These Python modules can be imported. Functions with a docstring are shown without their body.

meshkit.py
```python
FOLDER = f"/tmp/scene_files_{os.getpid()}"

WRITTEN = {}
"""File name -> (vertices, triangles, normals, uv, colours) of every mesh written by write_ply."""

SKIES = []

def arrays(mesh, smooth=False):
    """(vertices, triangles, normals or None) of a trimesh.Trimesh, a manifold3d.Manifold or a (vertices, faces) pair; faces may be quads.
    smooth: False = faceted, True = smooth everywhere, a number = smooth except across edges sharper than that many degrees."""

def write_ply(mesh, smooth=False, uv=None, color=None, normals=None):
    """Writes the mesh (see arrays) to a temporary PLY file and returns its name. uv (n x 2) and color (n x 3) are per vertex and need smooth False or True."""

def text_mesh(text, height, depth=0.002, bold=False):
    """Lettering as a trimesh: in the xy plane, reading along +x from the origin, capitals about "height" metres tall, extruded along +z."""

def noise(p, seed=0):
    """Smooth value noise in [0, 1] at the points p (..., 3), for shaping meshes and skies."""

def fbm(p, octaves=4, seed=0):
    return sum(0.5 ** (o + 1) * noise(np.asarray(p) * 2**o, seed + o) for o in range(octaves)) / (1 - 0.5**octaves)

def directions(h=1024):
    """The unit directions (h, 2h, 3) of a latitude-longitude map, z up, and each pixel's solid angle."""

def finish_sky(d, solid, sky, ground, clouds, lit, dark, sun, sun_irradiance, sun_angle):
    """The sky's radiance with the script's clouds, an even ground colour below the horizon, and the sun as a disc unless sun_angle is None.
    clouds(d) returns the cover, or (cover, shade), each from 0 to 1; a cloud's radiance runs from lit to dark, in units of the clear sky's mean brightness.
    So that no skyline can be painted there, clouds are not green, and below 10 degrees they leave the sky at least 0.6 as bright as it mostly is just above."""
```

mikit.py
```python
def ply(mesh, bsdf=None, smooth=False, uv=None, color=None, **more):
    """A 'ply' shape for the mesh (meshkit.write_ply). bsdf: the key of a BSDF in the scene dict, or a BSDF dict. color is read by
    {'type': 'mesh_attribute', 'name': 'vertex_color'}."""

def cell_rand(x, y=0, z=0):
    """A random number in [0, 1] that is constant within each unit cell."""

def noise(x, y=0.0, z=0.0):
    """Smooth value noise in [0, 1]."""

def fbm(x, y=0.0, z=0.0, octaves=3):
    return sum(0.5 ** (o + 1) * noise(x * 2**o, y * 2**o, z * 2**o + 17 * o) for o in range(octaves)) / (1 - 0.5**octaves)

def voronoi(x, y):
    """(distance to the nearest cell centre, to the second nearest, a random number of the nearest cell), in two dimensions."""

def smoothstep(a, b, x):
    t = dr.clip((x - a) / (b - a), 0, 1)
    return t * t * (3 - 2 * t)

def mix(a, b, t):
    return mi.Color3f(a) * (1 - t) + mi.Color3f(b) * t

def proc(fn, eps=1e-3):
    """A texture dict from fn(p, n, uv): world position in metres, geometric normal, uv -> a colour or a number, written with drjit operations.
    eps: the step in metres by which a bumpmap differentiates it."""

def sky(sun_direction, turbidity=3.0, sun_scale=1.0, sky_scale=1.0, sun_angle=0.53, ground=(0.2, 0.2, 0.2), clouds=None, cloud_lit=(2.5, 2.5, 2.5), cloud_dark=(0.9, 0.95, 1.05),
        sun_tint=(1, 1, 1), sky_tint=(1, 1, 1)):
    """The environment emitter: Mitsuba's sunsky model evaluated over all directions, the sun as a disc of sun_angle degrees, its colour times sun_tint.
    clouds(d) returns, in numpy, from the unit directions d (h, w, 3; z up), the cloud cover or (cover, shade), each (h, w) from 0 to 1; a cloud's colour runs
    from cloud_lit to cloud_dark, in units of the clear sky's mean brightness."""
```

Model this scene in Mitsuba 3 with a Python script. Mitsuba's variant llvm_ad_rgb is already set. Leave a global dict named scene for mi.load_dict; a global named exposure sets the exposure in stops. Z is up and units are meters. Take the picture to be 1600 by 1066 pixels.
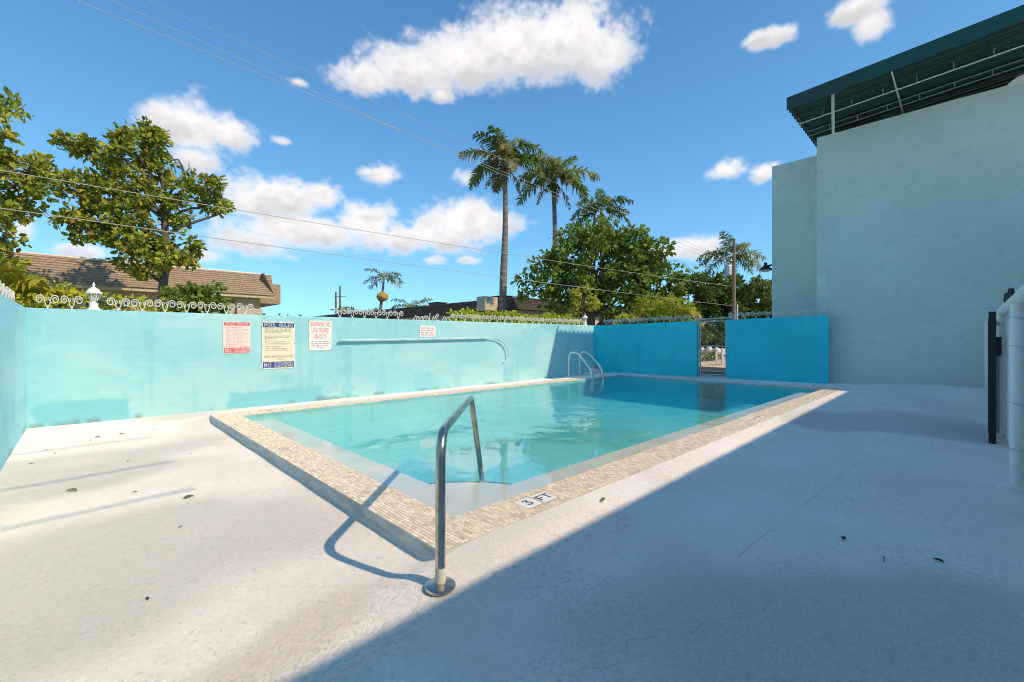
import math, random
import numpy as np, trimesh, mitsuba as mi, drjit as dr
import mikit, meshkit
from mikit import noise, fbm, voronoi, cell_rand, smoothstep, mix
T = mi.ScalarTransform4f
scene, labels = {'type': 'scene'}, {}

# ------------------------------------------------------------------ camera, sky, exposure
YAW = 45.816
SUN = (0.310, -1.085, 1.0)
exposure = 1.43
FWD = np.array([math.cos(math.radians(YAW)), math.sin(math.radians(YAW)), 0.0])
EYE = np.array([0.0, 0.0, 1.32])
scene['camera'] = {'type': 'perspective', 'fov': 98.28, 'fov_axis': 'x', 'near_clip': 0.05, 'far_clip': 3000.0,
                   'principal_point_offset_y': 0.00375,
                   'to_world': T().look_at(origin=EYE.tolist(), target=(EYE + FWD).tolist(), up=[0, 0, 1])}

# each cloud puff: azimuth, elevation, half width, half height (degrees), density
PUFFS = [(39.22, 33.38, 8.37, 3.04, 1), (45.82, 32.98, 7.82, 2.82, 1), (51.59, 31.79, 7.43, 2.43, 1), (58.05, 30.31, 6.45, 1.95, 1), (63.83, 29.04, 4.21, 1.42, 1),
         (33.98, 31.84, 3.9, 2.39, 1), (54.85, 28.41, 1.78, 0.82, 0.8), (81.67, 20.78, 3.4, 2.2, 1), (78.56, 21.19, 2.71, 1.5, 1), (83.78, 21.12, 2.12, 1.35, 0.9),
         (81.39, 18.16, 2.37, 1.33, 0.9), (73.3, 15.55, 5.81, 1.76, 1), (69.25, 16.19, 2.48, 1.39, 0.9), (76.46, 14.7, 3.16, 1.72, 0.9), (64.2, 13.64, 3.8, 2.06, 1),
         (70.63, 12.14, 8.7, 1.85, 0.95), (60.4, 12.15, 7.17, 1.52, 0.9), (51.59, 14.28, 6.19, 2.3, 1), (55.65, 12.76, 7.36, 1.7, 0.9), (75.85, 10.56, 5.21, 1.65, 0.8),
         (62.09, 19.27, 2.16, 0.99, 0.9), (63.83, 19.59, 1.51, 0.7, 0.5), (71.58, 27.44, 1.5, 0.41, 0.5), (73.3, 21.48, 1.45, 0.44, 0.35), (7.85, 30.21, 2.29, 0.87, 0.9),
         (6.73, 28.5, 1.47, 1.18, 0.9), (15.17, 30.25, 2.51, 0.79, 0.8), (16.73, 30.53, 1.86, 0.64, 0.6), (19.98, 18.75, 2.11, 0.93, 0.95), (16.1, 17.88, 1.54, 0.84, 0.95),
         (23.43, 10.52, 3.78, 1.18, 0.9), (25.95, 10.32, 2.87, 1.05, 0.7), (52.0, 19.68, 2.47, 1.45, 0.3), (89.89, 7.92, 2.22, 0.58, 0.9), (93.68, 9.2, 0.91, 1.08, 0.6),
         (56.06, 9.84, 1.77, 0.71, 0.5), (51.35, 9.87, 1.64, 0.56, 0.5), (80.56, 8.71, 2.3, 0.93, 0.6),
         # clouds beside and behind the camera, of the same kind
         (112, 14, 6, 2, .9), (128, 26, 8, 2.6, 1), (150, 12, 9, 2, .9), (175, 20, 7, 2.5, 1), (205, 33, 9, 3, 1), (235, 14, 8, 2, .9), (262, 24, 6, 2, .8), (318, 15, 8, 2.2, .9), (340, 27, 6, 2, .9)]


def clouds(d):
    az = np.degrees(np.arctan2(d[..., 1], d[..., 0])) % 360
    el = np.degrees(np.arcsin(np.clip(d[..., 2], -1, 1)))
    n1 = meshkit.fbm(d * 28.0, 5, 3) - 0.5
    n2 = meshkit.fbm(d * 75.0, 4, 9) - 0.5
    best, shade, wsum = np.full(az.shape, -9.0), np.zeros(az.shape), np.full(az.shape, 1e-6)
    for a, e, ra, re, s in PUFFS:
        da = (az - a + 180) % 360 - 180
        de = el - e
        q = np.sqrt((da / (ra * 1.30)) ** 2 + (de / (np.where(de < 0, 1.05, 1.35) * re * 1.25)) ** 2)
        f = 1.0 - q
        best = np.maximum(best, f - (1 - s) * 0.55)
        w = np.clip(f + 0.25, 0, 1) ** 2
        shade += w * np.clip(0.5 - de / re * 0.55, 0, 1)
        wsum += w
    n3 = meshkit.fbm(d * 190.0, 3, 14) - 0.5
    f = best * 1.0 + n1 * 0.85 + n2 * 0.48 + n3 * 0.20
    cover = np.clip((f + 0.05) / 0.78, 0, 1) ** 0.8
    cover = cover * cover * (3 - 2 * cover)
    sh = np.clip(shade / wsum * 0.95 + n1 * 1.3 + n2 * 0.8, 0, 1) * np.clip((f - 0.05) * 2.0, 0, 1)
    lowfade = np.clip((el - 3) / 9, 0.25, 1)
    return cover * (0.62 + 0.38 * lowfade) * np.clip(0.55 + 0.45 * (f * 3), 0, 1), sh


scene['sky'] = mikit.sky(SUN, turbidity=2.6, sky_scale=1.9, sun_scale=0.95, clouds=clouds, cloud_lit=(2.6, 2.5, 2.46), cloud_dark=(1.62, 1.60, 1.64), sky_tint=(0.64, 1.0, 1.10), sun_tint=(1.03, 1.0, 0.95), ground=(0.22, 0.21, 0.19))

# ------------------------------------------------------------------ materials
def bsdf(name, d):
    scene['bsdf_' + name] = d
    return 'bsdf_' + name


def pr(color, rough=0.6, metal=0.0, spec=0.4, **kw):
    c = color if isinstance(color, dict) else {'type': 'rgb', 'value': list(color)}
    return {'type': 'principled', 'base_color': c, 'roughness': rough, 'metallic': metal, 'specular': spec, **kw}


def two(d):
    return {'type': 'twosided', 'bsdf': d}


def bump(d, fn, scale, eps=2e-3):
    return {'type': 'bumpmap', 'arbitrary': mikit.proc(fn, eps), 'scale': scale, 'bsdf': d}


VC = {'type': 'mesh_attribute', 'name': 'vertex_color'}


def deck_color(p, n, uv):
    x, y = p.x, p.y
    big = fbm(x * 0.55 + 3, y * 0.75, 0, 4)
    mid = fbm(x * 2.3, y * 2.6, 5, 4)
    fine = fbm(x * 60, y * 60, 2, 2)
    c = mix((0.83, 0.76, 0.695), (0.74, 0.68, 0.625), smoothstep(0.35, 0.75, big))
    c = mix(c, (0.85, 0.80, 0.755), smoothstep(0.55, 0.8, mid) * 0.7)
    # worn patches where the paint has gone thin, speckled
    worn = smoothstep(0.46, 0.66, fbm(x * 0.8 + 11, y * 1.1 + 4, 1, 4) + 0.10 * smoothstep(1.6, 0.4, y) * smoothstep(3.0, 1.2, x)) * smoothstep(0.42, 0.66, fbm(x * 52 + 6 * fbm(x * 5, y * 5, 1, 2), y * 70, 8, 3))
    near = smoothstep(3.6, 1.6, x + y * 0.5) * 0.6 + 0.4
    c = mix(c, (0.50, 0.47, 0.435), worn * 0.38 * near)
    dark = smoothstep(0.54, 0.72, fbm(x * 0.45 + 31, y * 0.6 + 17, 1, 3))
    c = mix(c, (0.53, 0.51, 0.47), dark * 0.75)
    # brown rust-like stain left of the rail foot
    q = dr.square((x - 0.55) / 0.75) + dr.square((y - 2.05 - 0.28 * (x - 0.55)) / 0.22) + (mid - 0.5) * 1.6
    c = mix(c, (0.50, 0.42, 0.34), smoothstep(1.0, 0.0, q) * 0.42)
    # hairline cracks
    e = dr.abs(y - (0.95 + 0.10 * dr.sin(x * 2.1) + 0.30 * (fbm(x * 5, 4.0, 1, 5) - 0.5) - 0.22 * (x - 2)))
    c = mix(c, (0.36, 0.35, 0.34), smoothstep(0.006, 0.001, e) * smoothstep(1.2, 1.5, x) * smoothstep(3.6, 3.2, x) * smoothstep(0.40, 0.55, fbm(x * 4, y * 4, 12, 2)) * 0.5)
    grit = smoothstep(0.50, 0.62, fbm(x * 1.1 + 7, y * 1.4 + 2, 3, 3) + 0.12 * smoothstep(2.2, 0.6, y) * smoothstep(0.2, 1.0, x)) * smoothstep(0.52, 0.70, fbm(x * 75 + 4 * noise(x * 9, y * 9, 2), y * 95, 4, 2))
    c = mix(c, (0.40, 0.385, 0.36), grit * 0.30 * smoothstep(2.6, 1.6, y))
    joint = dr.abs(y - 1.02 - 0.012 * (fbm(x * 6, 1.0, 1, 3) - 0.5) + 0.05 * (x - 2))
    c = mix(c, (0.45, 0.44, 0.42), smoothstep(0.012, 0.003, joint) * smoothstep(0.42, 0.55, fbm(x * 2.2, y, 9, 3)) * smoothstep(2.0, 2.4, x) * 0.4)
    dots = smoothstep(0.83, 0.9, noise(x * 42 + 9, y * 42, 3)) * smoothstep(0.45, 0.6, fbm(x * 3, y * 3, 7, 2))
    c = mix(c, (0.42, 0.40, 0.38), dots * 0.3)
    return c * (0.93 + 0.14 * fine)


def deck_bump(p, n, uv):
    return fbm(p.x * 55, p.y * 55, 1, 3) + 0.9 * smoothstep(0.5, 0.75, noise(p.x * 120, p.y * 120, 4)) + 1.5 * fbm(p.x * 9, p.y * 9, 2, 2)


DECK = bsdf('deck', two(bump(pr(mikit.proc(deck_color), 0.8, spec=0.25), deck_bump, 0.0035)))


def paint(base, dark, pale, patches):
    def fn(p, n, uv):
        h = p.x + p.y
        m = fbm(p.x * 0.9 + 2, p.y * 0.9, p.z * 1.1, 4)
        f = fbm(p.x * 6, p.y * 6, p.z * 6, 3)
        c = mix(base, pale, smoothstep(0.45, 0.72, m) * 0.6)
        c = mix(c, dark, smoothstep(0.55, 0.36, m) * 0.35 + smoothstep(0.58, 0.7, f) * 0.2)
        streak = smoothstep(0.60, 0.72, fbm(h * 4.0, p.z * 0.5, 3, 3))
        c = mix(c, dark, streak * 0.4)
        for x0, x1, z0, z1, amt in patches:
            w = 0.09 * (fbm(p.x * 5, p.z * 5, 6, 3) - 0.5)
            k = smoothstep(x0 - .05, x0 + .05, p.x + w * 2) * smoothstep(x1 + .05, x1 - .05, p.x + w * 2) * smoothstep(z1 + .04, z1 - .04, p.z + w) * smoothstep(z0 - .04, z0 + .04, p.z + w)
            c = mix(c, dark, k * amt)
        grime = smoothstep(0.10, 0.0, p.z + 0.12 * (f - 0.5)) * smoothstep(0.5, 0.62, fbm(h * 3, 1.0, 2, 3))
        c = mix(c, (0.16, 0.19, 0.17), grime * 0.55)
        return c
    return fn


def stucco_bump(p, n, uv):
    return 0.8 * fbm(p.x * 24, p.y * 24, p.z * 24, 3) + 1.4 * smoothstep(0.5, 0.7, fbm(p.x * 7, p.y * 7, p.z * 11, 3)) + fbm(p.x * 2, p.y * 2, p.z * 2, 2)


PATCH = [(-0.5, 0.55, -1, 0.34, .9), (1.95, 3.75, -1, 0.30, .9), (4.15, 4.35, -1, 1.15, .6), (6.0, 6.5, -1, 0.5, .5), (0.5, 1.6, 0.9, 1.5, .3), (9.0, 9.5, -1, .55, .45), (2.7, 3.1, .4, .62, .4), (-3, -0.55, -1, .5, .5)]
AQUA = bsdf('aqua_paint', bump(pr(mikit.proc(paint((0.35, 0.66, 0.70), (0.21, 0.55, 0.64), (0.46, 0.70, 0.72), PATCH)), 0.65, spec=0.3), stucco_bump, 0.0032))
BLUE = bsdf('blue_paint', bump(pr(mikit.proc(paint((0.03, 0.60, 0.70), (0.02, 0.51, 0.62), (0.05, 0.64, 0.73), [])), 0.65, spec=0.3), stucco_bump, 0.004))


def stucco_color(p, n, uv):
    m = fbm(p.y * 0.35 + 5, p.z * 0.45, p.x * 0.3, 4)
    f = smoothstep(0.56, 0.66, fbm(p.y * 5.5, p.z * 8.0, p.x * 5, 4))
    c = mix((0.65, 0.71, 0.63), (0.58, 0.65, 0.58), smoothstep(0.35, 0.7, m))
    c = mix(c, (0.46, 0.58, 0.53), f * 0.35)
    return mix(c, (0.66, 0.75, 0.68), smoothstep(0.6, 0.75, fbm(p.y * 1.3, p.z * 1.7, 4, 3)) * 0.4)


STUCCO = bsdf('stucco', bump(pr(mikit.proc(stucco_color), 0.8, spec=0.2), stucco_bump, 0.008))


def plaster_color(p, n, uv):
    m = fbm(p.x * 0.8, p.y * 0.8, 0, 4)
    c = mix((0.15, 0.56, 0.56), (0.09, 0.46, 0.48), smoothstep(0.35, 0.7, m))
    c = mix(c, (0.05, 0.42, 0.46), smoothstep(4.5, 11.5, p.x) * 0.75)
    vein = smoothstep(0.03, 0.0, dr.abs(fbm(p.x * 1.1 + 4, p.y * 1.1, 2, 4) - 0.5))
    return mix(c, (0.05, 0.34, 0.38), vein * 0.35)


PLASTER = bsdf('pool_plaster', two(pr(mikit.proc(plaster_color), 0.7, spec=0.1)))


def bench_color(p, n, uv):
    m = fbm(p.x * 1.7, p.y * 1.7, p.z * 2, 4)
    return mix((0.60, 0.62, 0.55), (0.53, 0.57, 0.52), smoothstep(0.35, 0.7, m))


BENCH = bsdf('pool_bench', two(pr(mikit.proc(bench_color), 0.7, spec=0.1)))
NOSING = bsdf('step_nosing', two(pr((0.10, 0.26, 0.27), 0.6)))
WATER = bsdf('water', {'type': 'thindielectric', 'int_ior': 1.22})
GROUT = bsdf('grout', two(pr((0.50, 0.43, 0.33), 0.85)))
RISER = bsdf('riser', bump(pr(mikit.proc(lambda p, n, uv: mix((0.50, 0.54, 0.56), (0.40, 0.44, 0.46), smoothstep(0.4, 0.65, fbm(p.x * 5, p.y * 5, p.z * 12, 3)))), 0.75), stucco_bump, 0.004))
TILE = bsdf('tile', two(pr(VC, 0.35, spec=0.5)))
STEEL = bsdf('steel', two({'type': 'principled', 'base_color': mikit.proc(lambda p, n, uv: mix((0.55, 0.51, 0.44), (0.40, 0.36, 0.29), smoothstep(0.45, 0.7, fbm(p.x * 14, p.y * 14, p.z * 9, 3)))), 'metallic': 1.0, 'roughness': mikit.proc(lambda p, n, uv: 0.16 + 0.16 * fbm(p.x * 20, p.y * 20, p.z * 60, 2))}))
STEEL_PALE = bsdf('steel_pale', two(pr((0.72, 0.72, 0.70), 0.3, metal=0.8)))
SLEEVE = bsdf('sleeve', two(pr((0.60, 0.56, 0.46), 0.5)))
WHITE = bsdf('white_paint', two(pr((0.78, 0.77, 0.74), 0.45)))
IRON = bsdf('white_iron', two(pr((0.74, 0.70, 0.62), 0.55)))
PIPE = bsdf('pipe_white', two(pr(mikit.proc(lambda p, n, uv: mix((0.56, 0.70, 0.72), (0.38, 0.58, 0.62), smoothstep(0.5, 0.62, fbm(p.x * 5, p.z * 30, 1, 3)))), 0.5)))
BLACK = bsdf('black_paint', two(pr((0.015, 0.017, 0.02), 0.45)))
GREYP = bsdf('grey_panel', two(pr((0.25, 0.28, 0.29), 0.5)))
GREEN = bsdf('green_sheet', two(bump(pr(mikit.proc(lambda p, n, uv: mix((0.008, 0.068, 0.056), (0.020, 0.055, 0.040), smoothstep(0.4, 0.7, fbm(p.x * 1.3, p.y * 1.3, 1, 4)))), 0.4), lambda p, n, uv: fbm(p.x * 3, p.y * 1.5, 1, 2), 0.01)))
GALV = bsdf('galvanised', two(pr((0.52, 0.54, 0.55), 0.42, metal=0.5)))
SIGN_W = bsdf('sign_white', two(pr((0.80, 0.78, 0.76), 0.5)))
SIGN_P = bsdf('sign_pinkish', two(pr((0.80, 0.70, 0.66), 0.55)))
SIGN_C = bsdf('sign_cream', two(pr((0.78, 0.72, 0.55), 0.5)))
RED = bsdf('sign_red', two(pr((0.60, 0.10, 0.09), 0.5)))
REDF = bsdf('sign_red_faded', two(pr((0.62, 0.30, 0.26), 0.6)))
NAVY = bsdf('sign_navy', two(pr((0.03, 0.06, 0.20), 0.5)))
INK = bsdf('sign_ink', two(pr((0.08, 0.075, 0.07), 0.5)))
INKF = bsdf('sign_ink_faded', two(pr((0.30, 0.28, 0.26), 0.6)))
LEAF = bsdf('leaf', {'type': 'principledthin', 'base_color': VC, 'roughness': 0.5, 'diff_trans': 0.7, 'spec_trans': 0.0, 'eta': 1.4})
BARK = bsdf('bark', bump(pr(mikit.proc(lambda p, n, uv: mix((0.10, 0.075, 0.055), (0.17, 0.14, 0.11), fbm(p.x * 9, p.y * 9, p.z * 3, 4))), 0.9), lambda p, n, uv: fbm(p.x * 14, p.y * 14, p.z * 4, 3), 0.03))
PALMBARK = bsdf('palm_bark', bump(pr(mikit.proc(lambda p, n, uv: mix((0.26, 0.22, 0.18), (0.17, 0.14, 0.115), smoothstep(0.4, 0.6, fbm(p.x * 2, p.y * 2, p.z * 6, 3)))), 0.85), lambda p, n, uv: dr.sin(p.z * 24) + fbm(p.x * 4, p.y * 4, p.z * 7, 2), 0.008))
SHAFT = bsdf('crownshaft', pr(VC, 0.5))
POLEW = bsdf('pole_wood', bump(pr(mikit.proc(lambda p, n, uv: mix((0.30, 0.24, 0.19), (0.20, 0.155, 0.12), fbm(p.x * 12, p.y * 12, p.z * 1.5, 4))), 0.9), lambda p, n, uv: fbm(p.x * 22, p.y * 22, p.z * 2, 3), 0.01))
WIRE = bsdf('wire', two(pr((0.46, 0.43, 0.38), 0.5)))
SHINGLE = bsdf('shingle', bump(pr(mikit.proc(lambda p, n, uv: mix(mix((0.37, 0.27, 0.19), (0.29, 0.205, 0.14), cell_rand(dr.floor(p.x * 2.8 + dr.floor(p.z * 7.5) * 0.37), dr.floor(p.z * 7.5), 1)), (0.42, 0.32, 0.23), fbm(p.x * 3, p.z * 9, 1, 3) * 0.6)), 0.9), lambda p, n, uv: fbm(p.x * 20, p.y * 20, p.z * 20, 2), 0.003))
DARKROOF = bsdf('dark_shingle', pr(mikit.proc(lambda p, n, uv: mix((0.085, 0.06, 0.05), (0.055, 0.04, 0.034), cell_rand(dr.floor((p.x + p.y) * 1.6), dr.floor(p.z * 5), 1)) * (0.8 + 0.4 * fbm(p.x, p.y, p.z, 3))), 0.9))
TAN = bsdf('tan_wall', bump(pr(mikit.proc(lambda p, n, uv: mix((0.58, 0.50, 0.33), (0.52, 0.44, 0.28), fbm(p.x, p.y, p.z, 4))), 0.85), stucco_bump, 0.006))
CREAM = bsdf('cream_wall', bump(pr((0.80, 0.75, 0.66), 0.85), stucco_bump, 0.006))
BEIGE = bsdf('beige_wall', bump(pr(mikit.proc(lambda p, n, uv: mix((0.60, 0.50, 0.38), (0.52, 0.43, 0.32), fbm(p.x * 1.5, p.y * 1.5, p.z * 1.5, 4))), 0.85), stucco_bump, 0.006))
GLASS = bsdf('window_glass', two(pr((0.03, 0.04, 0.05), 0.08, spec=0.9)))
LANTERN = bsdf('lantern_glass', {'type': 'thindielectric', 'int_ior': 1.4})
GROUND = bsdf('ground', two(bump(pr(mikit.proc(lambda p, n, uv: mix(mix((0.32, 0.27, 0.20), (0.25, 0.21, 0.15), fbm(p.x * 0.7, p.y * 0.7, 0, 4)), (0.10, 0.12, 0.04), smoothstep(0.5, 0.62, fbm(p.x * 0.16 + 3, p.y * 0.16, 0, 4)))), 0.95), lambda p, n, uv: fbm(p.x * 5, p.y * 5, 1, 3), 0.03)))
SAND = bsdf('sand', two(bump(pr(mikit.proc(lambda p, n, uv: mix((0.62, 0.50, 0.37), (0.50, 0.39, 0.28), fbm(p.x * 1.5, p.y * 1.5, 0, 4))), 0.95), lambda p, n, uv: fbm(p.x * 7, p.y * 7, 1, 3), 0.03)))
ASPHALT = bsdf('asphalt', two(pr(mikit.proc(lambda p, n, uv: mix((0.05, 0.05, 0.052), (0.075, 0.073, 0.07), fbm(p.x * 3, p.y * 3, 0, 4))), 0.9)))
COCO = bsdf('coconut_bunch', pr((0.42, 0.26, 0.06), 0.7))
PINK = bsdf('pink_cloth', two(pr((0.62, 0.16, 0.16), 0.8)))
CLOTH = bsdf('white_cloth', two(pr((0.74, 0.70, 0.66), 0.85)))

# ------------------------------------------------------------------ helpers
def key_for(name):
    if name not in scene and not any(k.startswith(name + '__') for k in scene):
        return name
    i = 1
    while f'{name}_{i:03d}' in scene or any(k.startswith(f'{name}_{i:03d}__') for k in scene):
        i += 1
    return f'{name}_{i:03d}'


_used = {}


def numbered(name):
    k = _used.get(name, -1) + 1
    _used[name] = k
    return name if k == 0 else f'{name}_{k:03d}'


def thing(name, label=None, cat=None, group=None, kind=None):
    k = numbered(name)
    d = {}
    if label: d['label'] = label
    if cat: d['category'] = cat
    if group: d['group'] = group
    if kind: d['kind'] = kind
    labels[k] = d
    return k


def add(key, mesh, bs, smooth=False, **kw):
    scene[key] = mesh if isinstance(mesh, dict) else mikit.ply(mesh, bs, smooth=smooth, **kw)
    return key


def part(parent, name, mesh, bs, smooth=False, label=None, kind=None, **kw):
    k = numbered(parent + '__' + name)
    add(k, mesh, bs, smooth, **kw)
    if label or kind:
        labels[k] = {**({'label': label} if label else {}), **({'kind': kind} if kind else {})}
    return k


def box(x0, x1, y0, y1, z0, z1):
    m = trimesh.creation.box((x1 - x0, y1 - y0, z1 - z0))
    m.apply_translation(((x0 + x1) / 2, (y0 + y1) / 2, (z0 + z1) / 2))
    return m


def cat(ms):
    return trimesh.util.concatenate([m for m in ms])


def tube(pts, r, n=8, caps=True, closed=False):
    pts = np.asarray(pts, float)
    r = np.broadcast_to(np.asarray(r, float), (len(pts),))
    d = np.gradient(pts, axis=0)
    d /= np.linalg.norm(d, axis=1, keepdims=True) + 1e-12
    a = np.array([0, 0, 1.0]) if abs(d[0][2]) < 0.9 else np.array([1.0, 0, 0])
    u = np.cross(d[0], a); u /= np.linalg.norm(u)
    rings = []
    ang = np.arange(n) / n * 2 * np.pi
    for i in range(len(pts)):
        u = u - d[i] * (u @ d[i]); u /= np.linalg.norm(u) + 1e-12
        v = np.cross(d[i], u)
        rings.append(pts[i] + r[i] * (np.cos(ang)[:, None] * u + np.sin(ang)[:, None] * v))
    V = np.vstack(rings)
    F = []
    for i in range(len(pts) - 1):
        for j in range(n):
            a0, b0 = i * n + j, i * n + (j + 1) % n
            F += [[a0, b0, b0 + n], [a0, b0 + n, a0 + n]]
    if caps:
        V = np.vstack([V, pts[0], pts[-1]])
        c0, c1 = len(V) - 2, len(V) - 1
        for j in range(n):
            F += [[c0, (j + 1) % n, j], [c1, (len(pts) - 1) * n + j, (len(pts) - 1) * n + (j + 1) % n]]
    return trimesh.Trimesh(V, np.array(F), process=False)


def smooth_path(pts, radius, seg=8):
    """A polyline with each inner corner rounded by a quadratic curve that starts "radius" from it."""
    pts = [np.asarray(p, float) for p in pts]
    out = [pts[0]]
    for i in range(1, len(pts) - 1):
        a, b, c = pts[i - 1], pts[i], pts[i + 1]
        ra = min(radius, np.linalg.norm(a - b) * .48); rc = min(radius, np.linalg.norm(c - b) * .48)
        p, q = b + (a - b) / np.linalg.norm(a - b) * ra, b + (c - b) / np.linalg.norm(c - b) * rc
        for t in np.linspace(0, 1, seg):
            out.append((1 - t) ** 2 * p + 2 * t * (1 - t) * b + t * t * q)
    return np.array(out + [pts[-1]])


def lathe(profile, n=20, at=(0, 0, 0)):
    m = trimesh.creation.revolve(np.asarray(profile, float), sections=n)
    m.apply_translation(at)
    return m


def grid_mesh(xs, ys, z, keep=None):
    X, Y = np.meshgrid(xs, ys, indexing='ij')
    V = np.stack([X, Y, z(X, Y)], -1).reshape(-1, 3)
    i, j = np.meshgrid(np.arange(len(xs) - 1), np.arange(len(ys) - 1), indexing='ij')
    if keep is not None:
        k = keep((xs[:-1] + xs[1:])[:, None] / 2, (ys[:-1] + ys[1:])[None, :] / 2)
        i, j = i[k], j[k]
    a = (i * len(ys) + j).ravel(); b = a + len(ys)
    return trimesh.Trimesh(V, np.vstack([np.stack([a, b, b + 1], 1), np.stack([a, b + 1, a + 1], 1)]), process=False)


def sstep(a, b, x):
    t = np.clip((x - a) / (b - a), 0, 1)
    return t * t * (3 - 2 * t)


def moved(shape, M):
    return {**shape, 'to_world': M}


# ------------------------------------------------------------------ plan (metres; x along the long side of the pool, y towards the back wall)
CX0, CX1, CY0, CY1 = 1.47, 13.30, 2.10, 8.42      # outer edge of the tiled coping
PX0, PX1, PY0, PY1 = 1.82, 12.95, 2.45, 8.05      # inner edge (waterline)
COP, ZW = 0.10, 0.055                              # top of coping, water surface
BY, LX = 9.65, -0.58                               # faces of back and left wall
FARA, FARB = np.array([13.62, BY]), np.array([14.45, 2.62])   # foot line of the far wall


def deck_z(x, y):
    x, y = np.asarray(x, float), np.asarray(y, float)
    z = 0.13 * sstep(6.5, 14.2, x) + 0.10 * sstep(2.5, -0.6, y) * sstep(8, 14.5, x)
    z = z - 0.10 * sstep(8.6, 9.3, y) * sstep(6.5, 14.2, x)
    up = COP - 0.006
    fx = np.where(x > CX0, 1.0, sstep(0.95, CX0 + .12, x) * np.where(y < 5, sstep(2.30, 2.06, y), sstep(8.22, 8.46, y)))
    fx = np.where(x > CX0, np.where((y < 5), sstep(1.05, 1.75, x), sstep(1.0, 1.7, x)), fx * .8)
    r = fx * np.where(y < 5, sstep(1.42, 2.12, y), sstep(9.35, 8.40, y))
    far = sstep(14.3, 13.28, x) * (x > 9) * (y > 1.5)
    r = np.maximum(r, far * (x > 13))
    z = z * (1 - r) + up * r
    p = np.stack([x * 1.4, y * 1.4, x * 0], -1)
    wob = (meshkit.fbm(p, 3, 5) - 0.5) * 0.016 + (meshkit.fbm(p * 6, 2, 8) - 0.5) * 0.004
    return z + wob * (1 - r) - 0.008 * (1 - r)


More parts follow.
